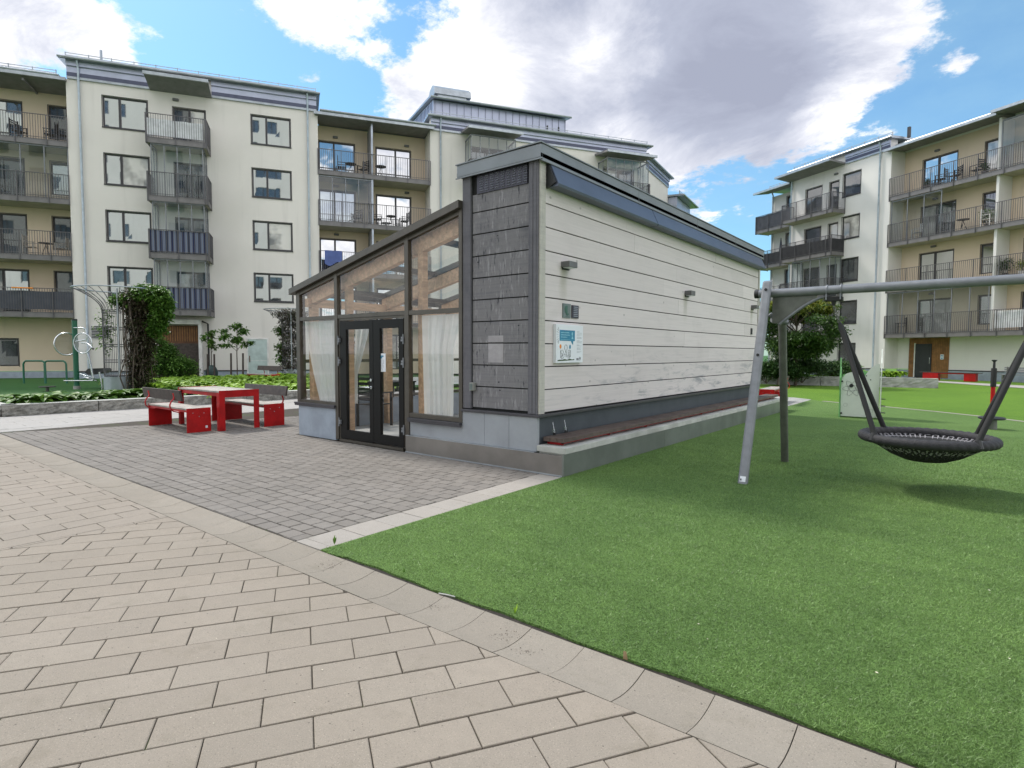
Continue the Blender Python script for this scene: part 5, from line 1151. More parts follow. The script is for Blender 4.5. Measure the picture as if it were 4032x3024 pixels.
# ================================================================== BUILDINGS
class Fac:
    def __init__(s, o, d, root):
        s.o = Vector((o[0], o[1], 0)); s.d = Vector((d[0], d[1], 0)).normalized(); s.n = Vector((s.d.y, -s.d.x, 0)); s.root = root
        s.T = Matrix(((s.d.x, s.n.x, 0, s.o.x), (s.d.y, s.n.y, 0, s.o.y), (0, 0, 1, 0), (0, 0, 0, 1)))
    def mb(s): return MB(s.T)
    def pt(s, a, o, z): return s.T @ Vector((a, o, z))
    def part(s, name, mb, mat, parent=None, **k): return mb.build(name, M[mat], parent or s.root, **k)
    def wall(s, s0, s1, z0, z1, o, holes, mat, name='wall', depth=12, rev=.14, body=True):
        m = s.mb(); xs = sorted({s0, s1, *[h[0] for h in holes], *[h[1] for h in holes]}); zs = sorted({z0, z1, *[h[2] for h in holes], *[h[3] for h in holes]})
        for i in range(len(xs) - 1):
            for j in range(len(zs) - 1):
                cx = (xs[i] + xs[i + 1]) / 2; cz_ = (zs[j] + zs[j + 1]) / 2
                if any(h[0] < cx < h[1] and h[2] < cz_ < h[3] for h in holes): continue
                m.add([(xs[i], o, zs[j]), (xs[i + 1], o, zs[j]), (xs[i + 1], o, zs[j + 1]), (xs[i], o, zs[j + 1])], [(0, 1, 2, 3)])
        for a, b_, c, d in holes:
            m.add([(a, o, c), (a, o - rev, c), (a, o - rev, d), (a, o, d)], [(0, 1, 2, 3)]); m.add([(b_, o, c), (b_, o - rev, c), (b_, o - rev, d), (b_, o, d)], [(0, 1, 2, 3)])
            m.add([(a, o, c), (b_, o, c), (b_, o - rev, c), (a, o - rev, c)], [(0, 1, 2, 3)]); m.add([(a, o, d), (b_, o, d), (b_, o - rev, d), (a, o - rev, d)], [(0, 1, 2, 3)])
        if body:
            bx0 = o - rev - .002; m.add([(s0, bx0, z0), (s1, bx0, z0), (s1, bx0 - depth, z0), (s0, bx0 - depth, z0), (s0, bx0, z1), (s1, bx0, z1), (s1, bx0 - depth, z1), (s0, bx0 - depth, z1)], [(0, 1, 5, 4), (1, 2, 6, 5), (2, 3, 7, 6), (3, 0, 4, 7), (4, 5, 6, 7)])
            m.add([(s0, o, z0), (s0, bx0, z0), (s0, bx0, z1), (s0, o, z1)], [(0, 1, 2, 3)]); m.add([(s1, o, z0), (s1, bx0, z0), (s1, bx0, z1), (s1, o, z1)], [(0, 1, 2, 3)]); m.add([(s0, o, z1), (s1, o, z1), (s1, bx0, z1), (s0, bx0, z1)], [(0, 1, 2, 3)])
        return s.part(name, m, mat, recalc=False)
    def window(s, a, b_, c, d, o, mull=(), pane='win', rev=.14, name='window', sill=True, fw_=.065, trans=None, curtain_=False):
        y0, y1 = o - rev + .012, o - rev + .075
        m = s.mb().box(a, a + fw_, y0, y1, c, d).box(b_ - fw_, b_, y0, y1, c, d).box(a + fw_, b_ - fw_, y0, y1, c, c + fw_).box(a + fw_, b_ - fw_, y0, y1, d - fw_, d)
        for u in mull: m.box(a + (b_ - a) * u - .05, a + (b_ - a) * u + .05, y0, y1 + .004, c + fw_, d - fw_)
        if trans: m.box(a + fw_, b_ - fw_, y0, y1 + .002, trans - .03, trans + .03)
        # thin dark lining of the opening
        m.box(a - .03, a - .002, o - .02, o + .012, c - .03, d + .03).box(b_ + .002, b_ + .03, o - .02, o + .012, c - .03, d + .03).box(a - .002, b_ + .002, o - .02, o + .012, d + .002, d + .03)
        w = s.part(name, m, 'dark_trim', recalc=False)
        us = [0] + list(mull) + [1]; 
        for u, v in zip(us[:-1], us[1:]):
            x0 = a + (b_ - a) * u + (.05 if u else fw_); x1 = a + (b_ - a) * v - (.05 if v < 1 else fw_); t = random.uniform(-.006, .006); y = o - rev + .03
            p = s.mb().add([(x0, y + t, c + fw_), (x1, y - t, c + fw_), (x1, y - t + random.uniform(-.004, .004), d - fw_), (x0, y + t, d - fw_)], [(0, 1, 2, 3)])
            s.part('pane', p, pane if random.random() > .22 else 'win_curtain', w, recalc=False)
        if sill: s.part('sill', s.mb().box(a - .04, b_ + .04, o - rev + .08, o + .045, c - .055, c - .004), 'dark_trim', w)
        return w
    def balcony(s, s0, s1, zb, zf, o0, o1, rail, sides=(True, True), screen=None, glass=None, gz=None, scr=(0, 1), scz=(.12, .94), open_floor=False, bars=.105, light=False):
        b_ = s.part('balcony', s.mb().box(s0, s1, o0, o1 - .03, zb, zf), 'slab'); 
        ed = s.mb().box(s0 - .02, s1 + .02, o1 - .028, o1 + .01, zb - .02, zf + .03)
        if sides[0]: ed.box(s0 - .03, s0 - .002, o0, o1 - .03, zb - .02, zf + .03)
        if sides[1]: ed.box(s1 + .002, s1 + .03, o0, o1 - .03, zb - .02, zf + .03)
        s.part('edge_beam', ed, 'slab_edge', b_)
        m = s.mb(); lines = [((s0, o1 + .03), (s1, o1 + .03))]
        if sides[0]: lines.append(((s0 - .03, o0), (s0 - .03, o1 + .03)))
        if sides[1]: lines.append(((s1 + .03, o0), (s1 + .03, o1 + .03)))
        for (p, q_) in lines:
            p = Vector((*p, 0)); q_ = Vector((*q_, 0)); Lg = (q_ - p).length; t = (q_ - p).normalized()
            m.bar(p + Vector((0, 0, rail)), q_ + Vector((0, 0, rail)), .045, .03); m.bar(p + Vector((0, 0, zf + .10)), q_ + Vector((0, 0, zf + .10)), .03, .02)
            k_ = max(2, round(Lg / bars))
            for i in range(k_ + 1):
                c = p + t * (Lg * i / k_); thick = .042 if i % max(1, round(1.25 / bars)) == 0 or i == k_ else .017
                m.add([(c.x - thick / 2, c.y - thick / 2, zf - .02 if thick < .03 else zb - .05), (c.x + thick / 2, c.y - thick / 2, zf - .02 if thick < .03 else zb - .05), (c.x + thick / 2, c.y + thick / 2, zf - .02 if thick < .03 else zb - .05), (c.x - thick / 2, c.y + thick / 2, zf - .02 if thick < .03 else zb - .05)] + [(c.x + i_ * thick / 2, c.y + j_ * thick / 2, rail) for i_, j_ in ((-1, -1), (1, -1), (1, 1), (-1, 1))], [(0, 1, 5, 4), (1, 2, 6, 5), (2, 3, 7, 6), (3, 0, 4, 7)])
        s.part('railing', m, 'rail', b_, recalc=False)
        if screen:
            a0 = s0 + (s1 - s0) * scr[0]; a1 = s0 + (s1 - s0) * scr[1]; h = rail - zf; m = s.mb(); nn_ = 24
            vs = []; 
            for i in range(nn_ + 1):
                x = a0 + (a1 - a0) * i / nn_; w_o = .006 * math.sin(i * 1.7); vs += [(x, o1 - .012 + w_o, zf + h * scz[0] + .01 * math.sin(i * 2.1)), (x, o1 - .012 + w_o, zf + h * scz[1] + .012 * math.sin(i * .9))]
            m.add(vs, [(2 * i, 2 * i + 2, 2 * i + 3, 2 * i + 1) for i in range(nn_)])
            if scr[1] == 1 and sides[1]: m.add([(s1 - .005, o0, zf + h * scz[0]), (s1 - .005, o1, zf + h * scz[0]), (s1 - .005, o1, zf + h * scz[1]), (s1 - .005, o0, zf + h * scz[1])], [(0, 1, 2, 3)])
            if scr[0] == 0 and sides[0]: m.add([(s0 + .005, o0, zf + h * scz[0]), (s0 + .005, o1, zf + h * scz[0]), (s0 + .005, o1, zf + h * scz[1]), (s0 + .005, o0, zf + h * scz[1])], [(0, 1, 2, 3)])
            s.part('privacy_screen', m, screen, b_, recalc=False)
        if gz:  # glazed enclosure: (s0, s1, ztop, panels)
            g0, g1, gt, npn = gz; fz = rail - .06 if not glass == 'full' else zf + .05; m = s.mb(); y = o1 - .09
            for i in range(npn + 1):
                x = g0 + (g1 - g0) * i / npn; m.box(x - .022, x + .022, y - .02, y + .02, zf, gt)
            m.box(g0, g1, y - .03, y + .03, gt - .07, gt).box(g0, g1, y - .03, y + .03, zf + .005, zf + .05)
            if sides[1]:
                for yy in (o0 + .02, (o0 + y) / 2): m.box(g1 - .02, g1 + .02, yy - .02, yy + .02, zf, gt)
                m.box(g1 - .03, g1 + .03, o0, y, gt - .07, gt)
            if sides[0]:
                for yy in (o0 + .02, (o0 + y) / 2): m.box(g0 - .02, g0 + .02, yy - .02, yy + .02, zf, gt)
                m.box(g0 - .03, g0 + .03, o0, y, gt - .07, gt)
            e_ = s.part('enclosure_frame', m, 'steel_grey', b_); m = s.mb().add([(g0, y, zf + .05), (g1, y, zf + .05), (g1, y, gt - .07), (g0, y, gt - .07)], [(0, 1, 2, 3)])
            if sides[1]: m.add([(g1, o0, zf + .05), (g1, y, zf + .05), (g1, y, gt - .07), (g1, o0, gt - .07)], [(0, 1, 2, 3)])
            if sides[0]: m.add([(g0, o0, zf + .05), (g0, y, zf + .05), (g0, y, gt - .07), (g0, o0, gt - .07)], [(0, 1, 2, 3)])
            s.part('enclosure_glass', m, 'glass_bal', b_, recalc=False)
        return b_
    def pipe(s, a, o, z0, z1, r=.055):
        return s.part('downpipe', s.mb().tube([(a, o + .10, z0), (a, o + .10, z1 - .35), (a, o + .22, z1 - .1), (a, o + .24, z1)], r, 8), 'downpipe', smooth=True)
    def eave(s, s0, s1, o, z, over=.30, th=.14, back=12, rise=.05, snow=True):
        r = s.part('roof', s.mb().ext([(s0, o + over, z), (s0, o + over, z + th), (s0, o - back, z + th + rise * back), (s0, o - back, z + rise * back)], (s1 - s0, 0, 0)), 'zinc')
        s.part('gutter', s.mb().tube([(s0 - .02, o + over + .06, z + .07), (s1 + .02, o + over + .06, z + .07)], .065, 8), 'zinc_light', r, smooth=True)
        if snow:
            m = s.mb().box(s0 + .2, s1 - .2, o + over - .35, o + over - .32, z + th + .16, z + th + .19).box(s0 + .2, s1 - .2, o + over - .35, o + over - .32, z + th + .28, z + th + .31)
            k_ = max(2, int((s1 - s0) / 1.0))
            for i in range(k_ + 1): x = s0 + .2 + (s1 - s0 - .4) * i / k_; m.box(x - .015, x + .015, o + over - .36, o + over - .31, z + th, z + th + .33)
            s.part('snow_guard', m, 'zinc_light', r)
        return r
    def fascia(s, s0, s1, o, z0, z1):
        f = s.part('fascia', s.mb().box(s0, s1, o + .004, o + .06, z0, z1 - .22).box(s0, s1, o + .004, o + .14, z1 - .22, z1), 'zinc_clad')
        s.part('fascia_stripe', s.mb().box(s0, s1, o + .062, o + .075, z0 + .12, z0 + .30), 'stripe', f)
        s.part('fascia_trim', s.mb().box(s0, s1, o + .062, o + .085, z0 - .01, z0 + .09), 'zinc_light', f); return f
    def canopy(s, s0, s1, o0, o1, z0, z1, th=.13):
        c = s.part('balcony_roof', s.mb().ext([(s0, o0, z0), (s0, o1, z1), (s0, o1, z1 + th), (s0, o0, z0 + th)], (s1 - s0, 0, 0)), 'soffit'); s.part('gutter', s.mb().box(s0 - .03, s1 + .03, o1 + .002, o1 + .10, z1 - .02, z1 + .13), 'zinc_light', c); return c
    def lamp(s, a, o, z): 
        return s.part('ceiling_lamp', s.mb().box(a - .14, a + .14, o, o + .12, z - .07, z + .05), 'lampbody', bevel=.03)

# ---- left building (cream, five storeys)
LBd = wthing('apartment_building', 'cream apartment block with projecting face, striped balconies and recessed wings on the left', 'building', (-34.6, 10.9, 0))
A = Fac((-34.6, 10.9), (.53, .848), LBd); P = 2.83
hs = []
tops = [14.31 - P * k for k in range(4)]
for t in tops: hs += [(-.16, 1.80, t - 1.53, t), (6.66, 8.64, t - 1.53, t)]
doors = [(2.95, 4.45, 12.1 - P * k, 12.1 - P * k + 2.08) for k in range(4)]
A.wall(-1.60, 10.02, .50, 14.9, 0, hs + doors, 'plaster', depth=10)
for i, t in enumerate(tops):
    A.window(-.16, 1.80, t - 1.53, t, 0, (.37,)); w = A.window(6.66, 8.64, t - 1.53, t, 0, (.38,), 'win' if i else 'win')
for d in doors: A.window(*d, 0, (.5,), 'win_dark', sill=False)
A.part('plinth', A.mb().box(-1.62, 6.20, -.3, .02, -.1, .46).box(7.32, 10.04, -.3, .02, -.1, .46), 'plinth_blue'); A.part('plinth_sheet', A.mb().box(-1.63, 6.20, -.02, .05, .462, .52).box(7.32, 10.05, -.02, .05, .462, .52), 'dark_trim')
A.fascia(-1.60, 1.95, 0, 14.9, 15.72); A.fascia(4.78, 10.02, 0, 14.9, 15.72); A.eave(-1.85, 10.20, 0, 15.72)
A.part('fascia_core', A.mb().box(-1.6, 10.02, -.6, .0, 14.9, 15.75), 'plaster')
A.canopy(1.95, 4.78, .02, 1.32, 14.86, 15.12)
A.part('flue', A.mb().tube([(-.3, -.6, 15.8), (-.3, -.6, 16.75)], .06, 8), 'zinc', smooth=True)
scr = [('screen_white', (0, .97), (.10, .80)), (None, (0, 1), (.1, .9)), ('screen_blue', (0, 1), (.06, .97)), ('screen_blue', (0, 1), (.06, .97))]
for k_ in range(4):
    zf = 12.1 - P * k_; A.balcony(2.0, 4.62, zf - .23, zf, .01, 1.30, zf + 1.17, (True, True), scr[k_][0], scr=scr[k_][1], scz=scr[k_][2], gz=(2.15, 4.45, zf + P - .24, 4) if k_ else None)
A.lamp(3.1, .0, 14.55)
A.pipe(-1.10, 0, .4, 15.75); A.pipe(9.55, 0, .4, 15.75)
# portal with brown gate, green door, vents
A.part('portal_canopy', A.mb().box(1.2, 4.05, .01, .55, 2.95, 3.18).box(3.93, 4.08, .05, .5, 0, 2.95), 'white_paint'); 
gt_ = A.part('gate', A.mb().box(1.35, 3.90, .01, .05, 0, 2.9), 'wood_brown'); m = A.mb()
for i in range(22): m.box(1.4 + i * .113, 1.45 + i * .113, .051, .08, 2.05, 2.85)
A.part('gate_slats', m, 'wood_orange', gt_); A.part('gate_leaf', A.mb().box(1.9, 3.85, .051, .07, .05, 1.95), 'dark_wood', gt_)
A.part('canopy_pipe', A.mb().tube([(4.35, .12, 0), (4.35, .12, 3.0), (4.1, .3, 3.12)], .045, 8), 'black', smooth=True)
gd = A.part('door', A.mb().box(6.28, 7.24, -.05, .03, .08, 2.2), 'door_green'); A.part('door_frame', A.mb().box(6.20, 6.279, -.05, .045, .05, 2.28).box(7.241, 7.32, -.05, .045, .05, 2.28).box(6.279, 7.241, -.05, .045, 2.201, 2.28), 'white_paint', gd)
A.part('door_handle', A.mb().box(6.33, 6.37, .031, .07, .95, 1.3), 'wood_brown', gd); A.part('kick_line', A.mb().box(6.30, 7.22, .031, .036, 1.02, 1.04), 'white_paint', gd)
for (a, b_, c, d) in ((-.95, -.2, 2.18, 2.82),):
    v = A.part('wall_vent', A.mb().box(a - .05, b_ + .05, .002, .03, c - .05, d + .05), 'white_paint'); m = A.mb()
    for i in range(8): m.box(a, b_, .031, .045, c + .08 * i, c + .08 * i + .05)
    A.part('louvres', m, 'louvre', v)
# left wing with deep balconies
hw = []
wcol = [(-5.4, -3.72), (-2.78, -2.02)]
for k_ in range(4):
    zf = 11.85 - 2.80 * k_; hw += [(-6.2, -4.05, zf + .02, zf + 2.2), (-2.95, -2.15, zf + .65 if k_ < 0 else zf + .5, zf + 2.2)]
hw += [(-7.2, -4.6, .75, 2.15)]
A.wall(-9.5, -1.60, .5, 14.7, -1.6, hw, 'plaster_yellow', depth=8.5)
for i, h in enumerate(hw): A.window(*h, -1.6, (.5,) if i % 2 == 0 else (), 'win_dark' if i % 3 else 'win', sill=False)
A.part('return_wall', A.mb().box(-1.66, -1.601, -1.6, -.001, .5, 14.88), 'plaster')
A.part('plinth', A.mb().box(-9.5, -1.6, -1.9, -1.57, -.1, .46), 'plinth_blue')
for k_ in range(4):
    zf = 11.83 - 2.80 * k_; A.balcony(-7.6, -1.68, zf - .22, zf, -1.58, .0, zf + 1.18, (False, False), 'screen_grey' if k_ == 3 else None, scr=(.0, 1), scz=(.12, .88), gz=(-7.5, -1.72, zf + 2.56, 6) if k_ == 1 else None)
A.canopy(-8.0, -1.62, -1.6, .18, 14.62, 14.72, .12); A.eave(-8.0, -1.9, 0, 14.85, over=.15, back=10)
for a in (-6.6, -5.0, -3.4): A.part('eave_bracket', A.mb().box(a, a + .08, -1.55, .1, 14.50, 14.615), 'soffit')
# right recess
hr = []
for k_ in range(5):
    zf = 11.75 - P * k_; hr += [(10.15, 12.2, zf + .02, zf + 2.15), (13.45, 15.55, zf + .02, zf + 2.15)]
A.wall(10.02, 16.5, .2, 14.75, -1.6, [h for h in hr if h[2] > .2], 'plaster_yellow', depth=8.5)
for h in hr:
    if h[2] > .2: A.window(*h, -1.6, (.42,) if h[0] < 12 else (.56,), 'win', sill=False)
for k_ in range(4):
    zf = 11.75 - P * k_; A.balcony(10.06, 16.44, zf - .22, zf, -1.58, .0, zf + 1.16, (False, False), gz=(10.1, 13.0, zf + 2.56, 4) if k_ == 1 else None)
    for a in (11.1, 15.3): A.lamp(a, -1.6, zf + 2.42)
A.part('balcony_post', A.mb().box(12.99, 13.10, -.25, -.05, .2, 14.7), 'zinc'); A.part('balcony_divider', A.mb().box(12.94, 12.985, -1.55, -.3, .2, 14.6), 'soffit')
A.canopy(9.9, 16.6, -1.6, .20, 14.80, 14.72, .12); A.eave(10.2, 16.7, 0, 14.86, over=.25, back=10, snow=False)
A.part('return_wall', A.mb().box(10.021, 10.08, -1.6, -.001, .5, 14.7), 'plaster')

# ---- rear block behind the pavilion
RBd = wthing('apartment_building', 'cream apartment block with glazed bays and zinc penthouse rising behind the pavilion', 'building', tuple(A.pt(17, 0, 0)))
B = Fac((-34.6, 10.9), (.53, .848), RBd)
B.wall(16.5, 31.3, .2, 14.74, .0, [(18.95, 21.0, 11.6, 14.1), (28.0, 30.4, 11.3, 13.9)], 'plaster', depth=11)
B.part('front_return', B.mb().box(16.44, 16.499, -1.6, -.002, .2, 14.74), 'plaster')
for (a, b_, zt_) in ((18.58, 21.42, 14.35), (27.65, 30.73, 14.05)):
    B.window(a + .4, b_ - .4, zt_ - 2.5, zt_ - .3, 0, (.5,), 'win_dark', sill=False)
    B.balcony(a, b_, zt_ - 2.85, zt_ - 2.6, .01, 1.35, zt_ - 1.45, (True, True), gz=(a + .03, b_ - .03, zt_, 5)); B.canopy(a - .25, b_ + .25, .02, 1.75, zt_ + .42, zt_ + .16, .12)
B.fascia(16.5, 31.3, 0, 14.74, 15.42); B.eave(16.25, 31.6, 0, 15.42, back=11)
B.part('fascia_core', B.mb().box(16.5, 31.3, -.6, 0, 14.74, 15.45), 'plaster')
B.pipe(17.05, 0, .4, 15.45)
ph = B.part('penthouse', B.mb().ext([(16.85, -1.0, 15.55), (16.85, -1.0, 16.95), (16.85, -10.5, 18.6), (16.85, -10.5, 15.0)], (8.9, 0, 0)), 'zinc_clad'); m = B.mb()
for i in range(20): m.box(16.95 + i * .46, 16.965 + i * .46, -.999, -.97, 15.6, 16.9)
for i in range(18): m.box(16.82, 16.849, -1.4 - i * .46, -1.385 - i * .46, 15.6, 16.95 + .17 * i * .46)
B.part('standing_seams', m, 'stripe', ph); B.part('penthouse_roof', B.mb().ext([(16.6, -.7, 16.95), (16.6, -.7, 17.08), (16.6, -10.8, 18.85), (16.6, -10.8, 18.72)], (9.4, 0, 0)), 'zinc', ph); B.part('penthouse_gutter', B.mb().tube([(16.6, -.62, 16.98), (26.0, -.62, 16.98)], .07, 8), 'zinc_light', ph)
m = B.mb()
for i in range(3): m.box(18.9, 19.9, -.968, -.95, 15.72 + .1 * i, 15.77 + .1 * i)
B.part('vent_slots', m, 'black', ph); B.part('flue', B.mb().box(24.2, 24.28, -.6, -.5, 15.6, 16.2).box(25.0, 25.08, -.6, -.5, 15.6, 16.2), 'black', ph)
vh = B.part('ventilation_hood', B.mb().box(17.2, 19.0, -2.8, -1.2, 16.95, 17.5), 'zinc_light'); B.part('hood_cover', B.mb().ext([(16.95, -1.1, 17.42), (16.95, -1.25, 17.85), (16.95, -1.7, 18.12), (16.95, -2.5, 18.12), (16.95, -3.0, 17.75), (16.95, -3.0, 17.42)], (2.35, 0, 0)), 'zinc_light', vh, bevel=.04)
# ---- stepped end block farther back
FBd = wthing('apartment_building', 'narrow end of a farther block stepping down past the glazed bay', 'building', tuple(A.pt(33, -2, 0)))
d2_ = Vector((.53, .848, 0)); d2_.rotate(Matrix.Rotation(R(40), 3, 'Z')); o2 = A.pt(31.32, -.35, 0)
C_ = Fac((o2.x, o2.y), (d2_.x, d2_.y), FBd)
C_.wall(0, 6.2, .2, 14.35, 0, [(3.6, 5.0, 11.4, 12.9)], 'plaster', depth=9); C_.window(3.6, 5.0, 11.4, 12.9, 0, (.5,)); C_.fascia(0, 6.2, 0, 14.35, 15.0); C_.eave(-.1, 6.4, 0, 15.0, back=9, snow=False)
C_.wall(6.25, 10.4, .2, 13.6, .7, [], 'zinc_clad', depth=9); C_.eave(6.1, 10.8, .7, 13.6, over=.5, back=9); C_.part('side_bay', C_.mb().box(6.6, 10.0, .72, 1.5, 9.5, 12.4), 'glass_bal'); C_.part('bay_parapet', C_.mb().box(6.5, 10.1, .71, 1.6, 9.0, 11.3), 'zinc_clad')

# ---- right building
RTd = wthing('apartment_building', 'white apartment block with long railed balconies and brown entrance on the right', 'building', (-3.58, 43.76, 0))
Dd = Fac((-3.58, 43.76), (.866, -.5), RTd); Q = 2.88
tops = [13.74 - Q * k for k in range(5)]
hs = [(-4.48, -3.16, max(t - 1.53, .75), t) for t in tops]
hs2 = []
for k_ in range(4): zf = 11.40 - Q * k_; hs2 += [(-7.55, -6.15, zf + .35 if 0 else zf + .02, zf + 2.08), (-5.55, -4.80, zf + .02, zf + 2.08)]
Dd.wall(-8.9, -1.15, .55, 14.40, 0, hs + hs2, 'plaster_white', depth=10)
for h in hs: Dd.window(*h, 0, (), 'win_dark', fw_=.075)
for h in hs2: Dd.window(*h, 0, (), 'win_dark', sill=False)
Dd.part('plinth', Dd.mb().box(-8.9, -1.13, -.3, .02, -.1, .50), 'plinth_blue'); Dd.part('plinth_sheet', Dd.mb().box(-8.9, -1.12, -.02, .04, .502, .56), 'dark_trim')
Dd.fascia(-4.3, -1.15, 0, 14.40, 15.02); Dd.eave(-8.9, -.9, 0, 15.02, over=.3, back=10); Dd.part('fascia_core', Dd.mb().box(-8.9, -1.15, -.6, 0, 14.4, 15.05), 'plaster_white')
Dd.canopy(-9.0, -4.35, .02, 1.45, 14.40, 14.50)
for k_ in range(4):
    zf = 11.33 - Q * k_; Dd.balcony(-8.55, -4.30, zf - .22, zf, .01, 1.15, zf + 1.12, (True, True), 'screen_black' if k_ == 1 else None, scz=(.02, .80), gz=(-7.6, -4.45, zf + 2.6, 4) if k_ == 2 else None)
Dd.pipe(-1.78, 0, .4, 15.1); Dd.pipe(-8.75, 0, .4, 15.0)
Dd.lamp(-5.0, 0, 13.95)
# stepped back left end
Dd.wall(-12.1, -8.9, .3, 14.2, -1.4, [(-10.6, -9.3, 11.9 - Q * k_, 13.9 - Q * k_) for k_ in range(4)], 'plaster_white', depth=8)
for k_ in range(4):
    zf = 11.4 - Q * k_; Dd.window(-10.6, -9.3, zf + .5, zf + 2.5, -1.4, (), 'win_dark', sill=False); Dd.balcony(-12.35, -8.95, zf - .22, zf, -1.38, -.05, zf + 1.12, (True, False), ('screen_grey', 'screen_black', None, None)[k_], scz=(.03, .97 if k_ == 0 else .8))
Dd.canopy(-12.5, -8.9, -1.4, .1, 14.55, 14.30); Dd.eave(-12.4, -8.9, -1.2, 14.62, over=.3, back=8); Dd.pipe(-11.9, -1.4, .4, 14.6)
# balcony wing
RC = -1.27; hr = []
for k_ in range(4):
    zf = 11.38 - Q * k_; hr += [(.05, 2.05, zf + .02, zf + 2.12), (3.5, 4.6, zf + .45, zf + 2.12), (5.6, 7.6, zf + .02, zf + 2.12)]
Dd.wall(-1.15, 12, 2.55, 14.3, RC, hr, 'plaster_yellow', depth=8.7)
for i, h in enumerate(hr): Dd.window(*h, RC, (.45,) if i % 3 == 0 else (), 'win', sill=False)
Dd.part('return_wall', Dd.mb().box(-1.149, -1.09, RC, -.002, .55, 14.3), 'plaster_white')
Dd.wall(-1.15, 12, .55, 2.55, RC, [], 'plaster_white', name='ground_wall', depth=8.7)
ent = Dd.part('entrance_panel', Dd.mb().box(-.33, 2.05, RC + .005, RC + .06, .05, 2.5), 'wood_orange'); m = Dd.mb()
for i in range(24): m.box(-.33 + i * .1, -.32 + i * .1, RC + .061, RC + .068, .5, 2.48)
Dd.part('panel_joints', m, 'wood_brown', ent)
dr_ = Dd.part('door', Dd.mb().box(.10, 1.08, RC + .07, RC + .12, .06, 2.13), 'door_black'); Dd.part('door_frame', Dd.mb().box(.03, .098, RC + .062, RC + .13, .05, 2.18), 'white_paint', dr_); Dd.part('door_handle', Dd.mb().box(1.0, 1.03, RC + .121, RC + .17, .9, 1.3), 'chrome', dr_)
nb = Dd.part('door_phone', Dd.mb().box(1.62, 1.80, RC + .07, RC + .12, 1.18, 1.48), 'sign_white'); Dd.part('display', Dd.mb().box(1.66, 1.76, RC + .121, RC + .126, 1.36, 1.43).box(1.66, 1.76, RC + .121, RC + .126, 1.22, 1.29), 'sign_blue', nb)
Dd.part('plinth', Dd.mb().box(1.1, 12, RC - .2, RC + .03, -.1, .50).box(-1.12, .02, RC - .2, RC + .03, -.1, .50), 'plinth_blue'); Dd.part('plinth_sheet', Dd.mb().box(2.06, 12, RC - .02, RC + .05, .502, .56), 'dark_trim')
for k_ in range(4):
    zf = 11.40 - Q * k_; gz_ = {0: (5.0, 9.6, zf + 2.62, 4), 1: (-1.0, 2.0, zf + 2.6, 3), 3: (-1.05, 4.7, zf + 2.6, 6)}.get(k_)
    Dd.balcony(-1.12, 11.8, zf - .23, zf, RC + .02, .02, zf + 1.15, (False, False), gz=gz_); Dd.lamp(.9, RC, zf + 2.45)
for a in (4.78,): Dd.part('balcony_divider', Dd.mb().box(a, a + .14, RC + .01, -.12, 2.6, 14.2), 'plaster_white')
Dd.canopy(-1.3, 4.9, RC, .35, 14.42, 14.25); Dd.canopy(4.91, 12.2, RC, .75, 14.55, 14.28); Dd.eave(-1.1, 12.2, RC + .6, 14.60, over=.2, back=10, snow=False)
Dd.part('fascia_core', Dd.mb().box(-1.14, 12, RC - .4, RC, 14.3, 14.65), 'plaster_white'); Dd.part('flue', Dd.mb().box(-.75, -.6, -1.0, -.85, 15.1, 15.75), 'black')
sh = thing('bed_sheet', 'white sheet hung over the lowest balcony rail at the right edge', 'sheet', tuple(Dd.pt(6.0, -.035, 2.88)), math.atan2(-.5, .866)); m = MB()
vs = []; 
for i in range(21):
    for j in range(7): vs.append((-.95 + 1.9 * i / 20, .0 + .02 * math.sin(i * .9) * j / 6, .05 + .92 * j / 6))
m.add(vs, [(i * 7 + j, (i + 1) * 7 + j, (i + 1) * 7 + j + 1, i * 7 + j + 1) for i in range(20) for j in range(6)]); m.build('cloth', M['white_cloth'], sh, smooth=True, recalc=False)
# ---- block across the courtyard, behind the camera, that the left windows mirror
OPd = wthing('apartment_building', 'sunlit cream block across the courtyard seen mirrored in the left windows', 'building', (16, -22, 0))
E_ = Fac((11.0, -6.8), (-.53, -.848), OPd); hh = [(2.5 + 3.6 * i, 4.2 + 3.6 * i, 1.2 + 2.85 * j, 2.75 + 2.85 * j) for i in range(12) for j in range(12)]
OPm = E_.wall(0, 46, 0, 36, 0, hh, 'plaster', depth=8); m = E_.mb()
for (a, b_, c, d) in hh: m.add([(a, -.12, c), (b_, -.12, c), (b_, -.12, d), (a, -.12, d)], [(0, 1, 2, 3)])
E_.part('window_panes', m, 'win_dark', recalc=False); m = E_.mb()
for (a, b_, c, d) in hh: m.box(a, a + .08, -.11, -.05, c, d).box(b_ - .08, b_, -.11, -.05, c, d).box(a + .6, a + .7, -.11, -.05, c, d)
E_.part('window_frames', m, 'dark_trim'); E_.eave(-.3, 46.3, 0, 36, back=8, snow=False)

